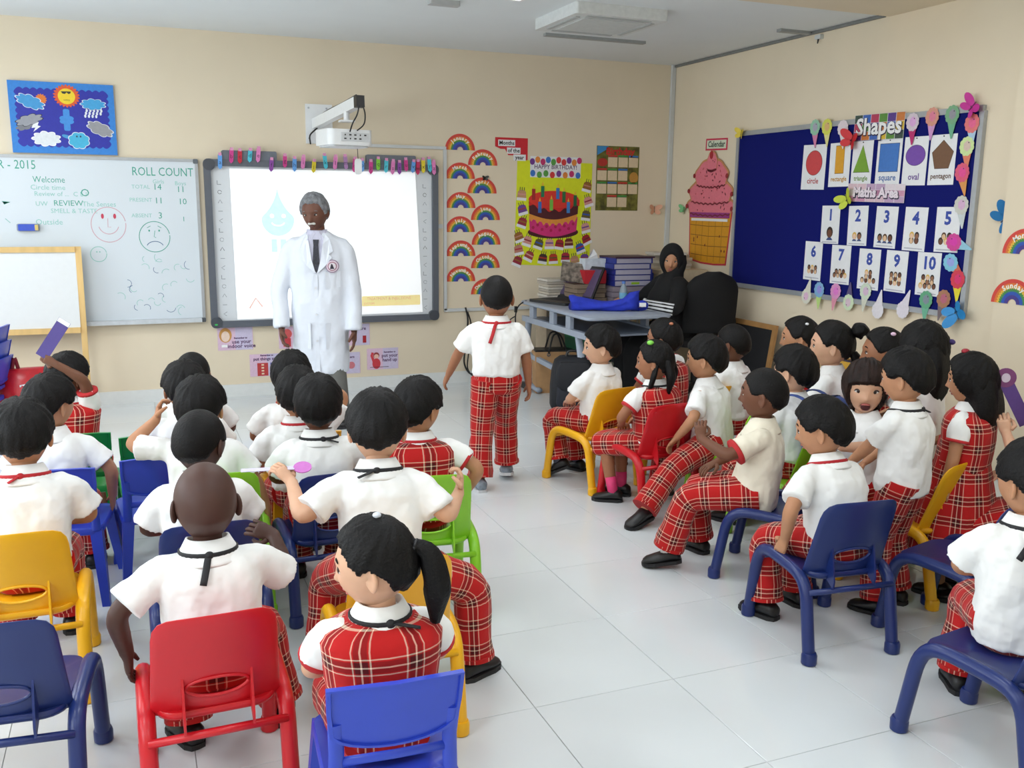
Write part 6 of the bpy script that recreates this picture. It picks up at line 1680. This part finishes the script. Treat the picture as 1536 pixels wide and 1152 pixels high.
person('small girl with a pink hair clip behind the standing boy\'s head', (-1.28, -4.15), yaw=40, s=1.05, outfit='girl', lean=2, hw=50, skin='medium', hair='tied', seat=.38)
person('long-haired girl in a tartan pinafore dress standing at the right', (-1.60, -4.93), yaw=28, s=.92, outfit='girl', stand=True, lean=-1, hw=30, skin='tan', hair='long', L=((-.17, .03, .40), (-1, -.4, 0)), skirt_len=1.1,
       ponytail=[dict(path=[(0, -.02, .05), (0, -.055, -.04), (0, -.075, -.13), (0, -.07, -.19), (0, -.06, -.22)], r=[.08, .092, .09, .08, .03], flat=.72, name='long_hair')])
R14 = person('child holding a purple paper band at the right edge', (-1.39, -5.16), yaw=45, s=1.02, outfit='girl', lean=2, hw=60, skin='light', hair='short', seat=.37, L=((-.04, .17, .68), (-1, -.3, -.6), (.0, .3, 1)), nL=(1, 0, 0), curl=(1.1, .5))
person('boy with a black ribbon tie on the navy chair at the bottom right', (-2.30, -5.80), yaw=-38, s=1.05, hem=-.22, lean=4, twist=15, hw=-5, skin='tan', hair='short', tie='black', tail=(.25, -.05))

# ---------------------------------------------------------------- small things people wear or hold
t = thing('purple_card', 'long purple paper strip held up at the far left', 'paper', world(K1, K1.arms['R'][2] + np.array([-.055, 0, .035])), 0)
t.rotation_euler = (RAD(6), RAD(35), RAD(-10))
MB().prism(rect(.055, .20, 0, .10), -.001, .001).build('strip', paint((84, 70, 140)), t)
MB().prism(rect(.053, .02, 0, .19), -.002, -.001).build('white_end', PAPER, t)
t = thing('paper_wand', 'lilac paper wand with a pink end held by the boy with outstretched arms', 'wand', world(K11, K11.arms['L'][2] + np.array([-.02, .03, .035])), RAD(-8))
MB().prism(rect(.16, .022, -.05, 0), -.001, .001).build('strip', paint((206, 200, 226)), t).rotation_euler = (RAD(-80), 0, 0)
MB().prism(ell(.028, .024, .055, 0, 20), -.002, .002).build('pink_disc', paint((196, 110, 190)), t).rotation_euler = (RAD(-60), 0, 0)
t = thing('purple_band', 'purple paper band with a round end held at the right edge', 'paper', world(R14, R14.arms['L'][2] + np.array([.055, -.05, .07])), RAD(-35))
MB().prism(rot2(rect(.05, .19, 0, .05), .5, 0, 0), -.001, .001).build('strip', paint((90, 60, 130)), t)
MB().prism(ell(.038, .038, -.07, .14, 22), -.003, .001).build('round_end', paint((120, 60, 110)), t)
MB().prism(ell(.016, .018, -.07, .14, 16), -.005, -.003).build('white_print', paint((206, 190, 206)), t)
# rucksack
BLUEN = mat('denim_blue', (58, 78, 140), .8, var=.15, scale=40)
t = thing('rucksack', 'blue rucksack on the back of a boy in the right group', 'bag', (R6.t.location[0], R6.t.location[1], 0), R6.t.rotation_euler[2])
rings = []
for z, w, d in ((.40, .10, .03), (.42, .13, .05), (.52, .135, .06), (.62, .13, .055), (.67, .115, .04), (.69, .09, .02)):
    rings.append([(x, y - .155, z) for x, y in rrect(2 * w, 2 * d, .03)])
MB().loft(rings).build('main_pocket', BLUEN, t, auto=50)
MB().box((0, -.218, .60), (.16, .006, .012)).build('zip', PAPER, t)
MB().box((.02, -.216, .53), (.11, .008, .045)).build('patch_panel', PAPER, t); MB().box((.02, -.221, .53), (.05, .003, .025)).build('patch_print', paint((150, 50, 60)), t)
for sx in (-1, 1): MB().tube(polyline([(sx * .09, -.12, .66), (sx * .095, -.06, .70), (sx * .10, .02, .69), (sx * .11, .09, .60), (sx * .12, .06, .50)], 14, 2), [(.016, .004)] * 14, 8, ref=(1, 0, 0)).build('shoulder_strap', BLUEN, t, smooth=True)
# shoulder strap of the girl with the bun
P = []
for u in np.linspace(0, 1, 24):
    a = 2 * pi * u; f = .50 + .40 * cos(a - .3)
    w_ = .138 * R8.ts; d_ = .108 * R8.ts
    X, Y = R8.axes(f); P.append(R8.cen(f) + X * w_ * cos(a) * .95 + Y * d_ * sin(a))
mb = MB(); mb.tube([tuple(p) for p in P], [(.007, .003)] * 24, 6); mb.build('shoulder_strap', BLACK, R8.t, smooth=True)
# hair clips: parts of their wearers
def clip(label_part, where, rgb, r=.014):
    for o in COL.objects:
        if o.get('label', '').startswith(label_part):
            h = [c for c in o.children if c.name.startswith('hair')][0]
            gx, gy, gz, gf = sphere_grid(12, 8)
            V = np.array([v.co[:] for v in h.data.vertices]); c = V.mean(0)
            d = nrm(np.array(where)); k = int(np.argmax((V - c) @ d)); p = V[k]
            return from_arrays('hair_clip', np.stack([gx * r, gy * r, gz * r * .7], -1) + p, gf, paint(rgb), o)
clip('girl with a green hair clip', (-.55, -.25, .75), (130, 210, 80), .018)
clip('small girl with a pink hair clip', (-.5, -.4, .6), (226, 190, 214), .013)
clip('girl mostly hidden behind', (-.2, -.6, .6), (190, 120, 90), .013)
clip('small girl with tied-back hair', (-.6, -.3, .6), (226, 226, 230), .010)
clip('ponytailed girl in a tartan', (.1, -.2, 1), (206, 210, 220), .010)
clip('long-haired girl in a tartan', (.0, .3, 1), (150, 20, 40), .016)
clip('girl in white shirt with long', (.4, -.8, .2), (60, 40, 110), .018)
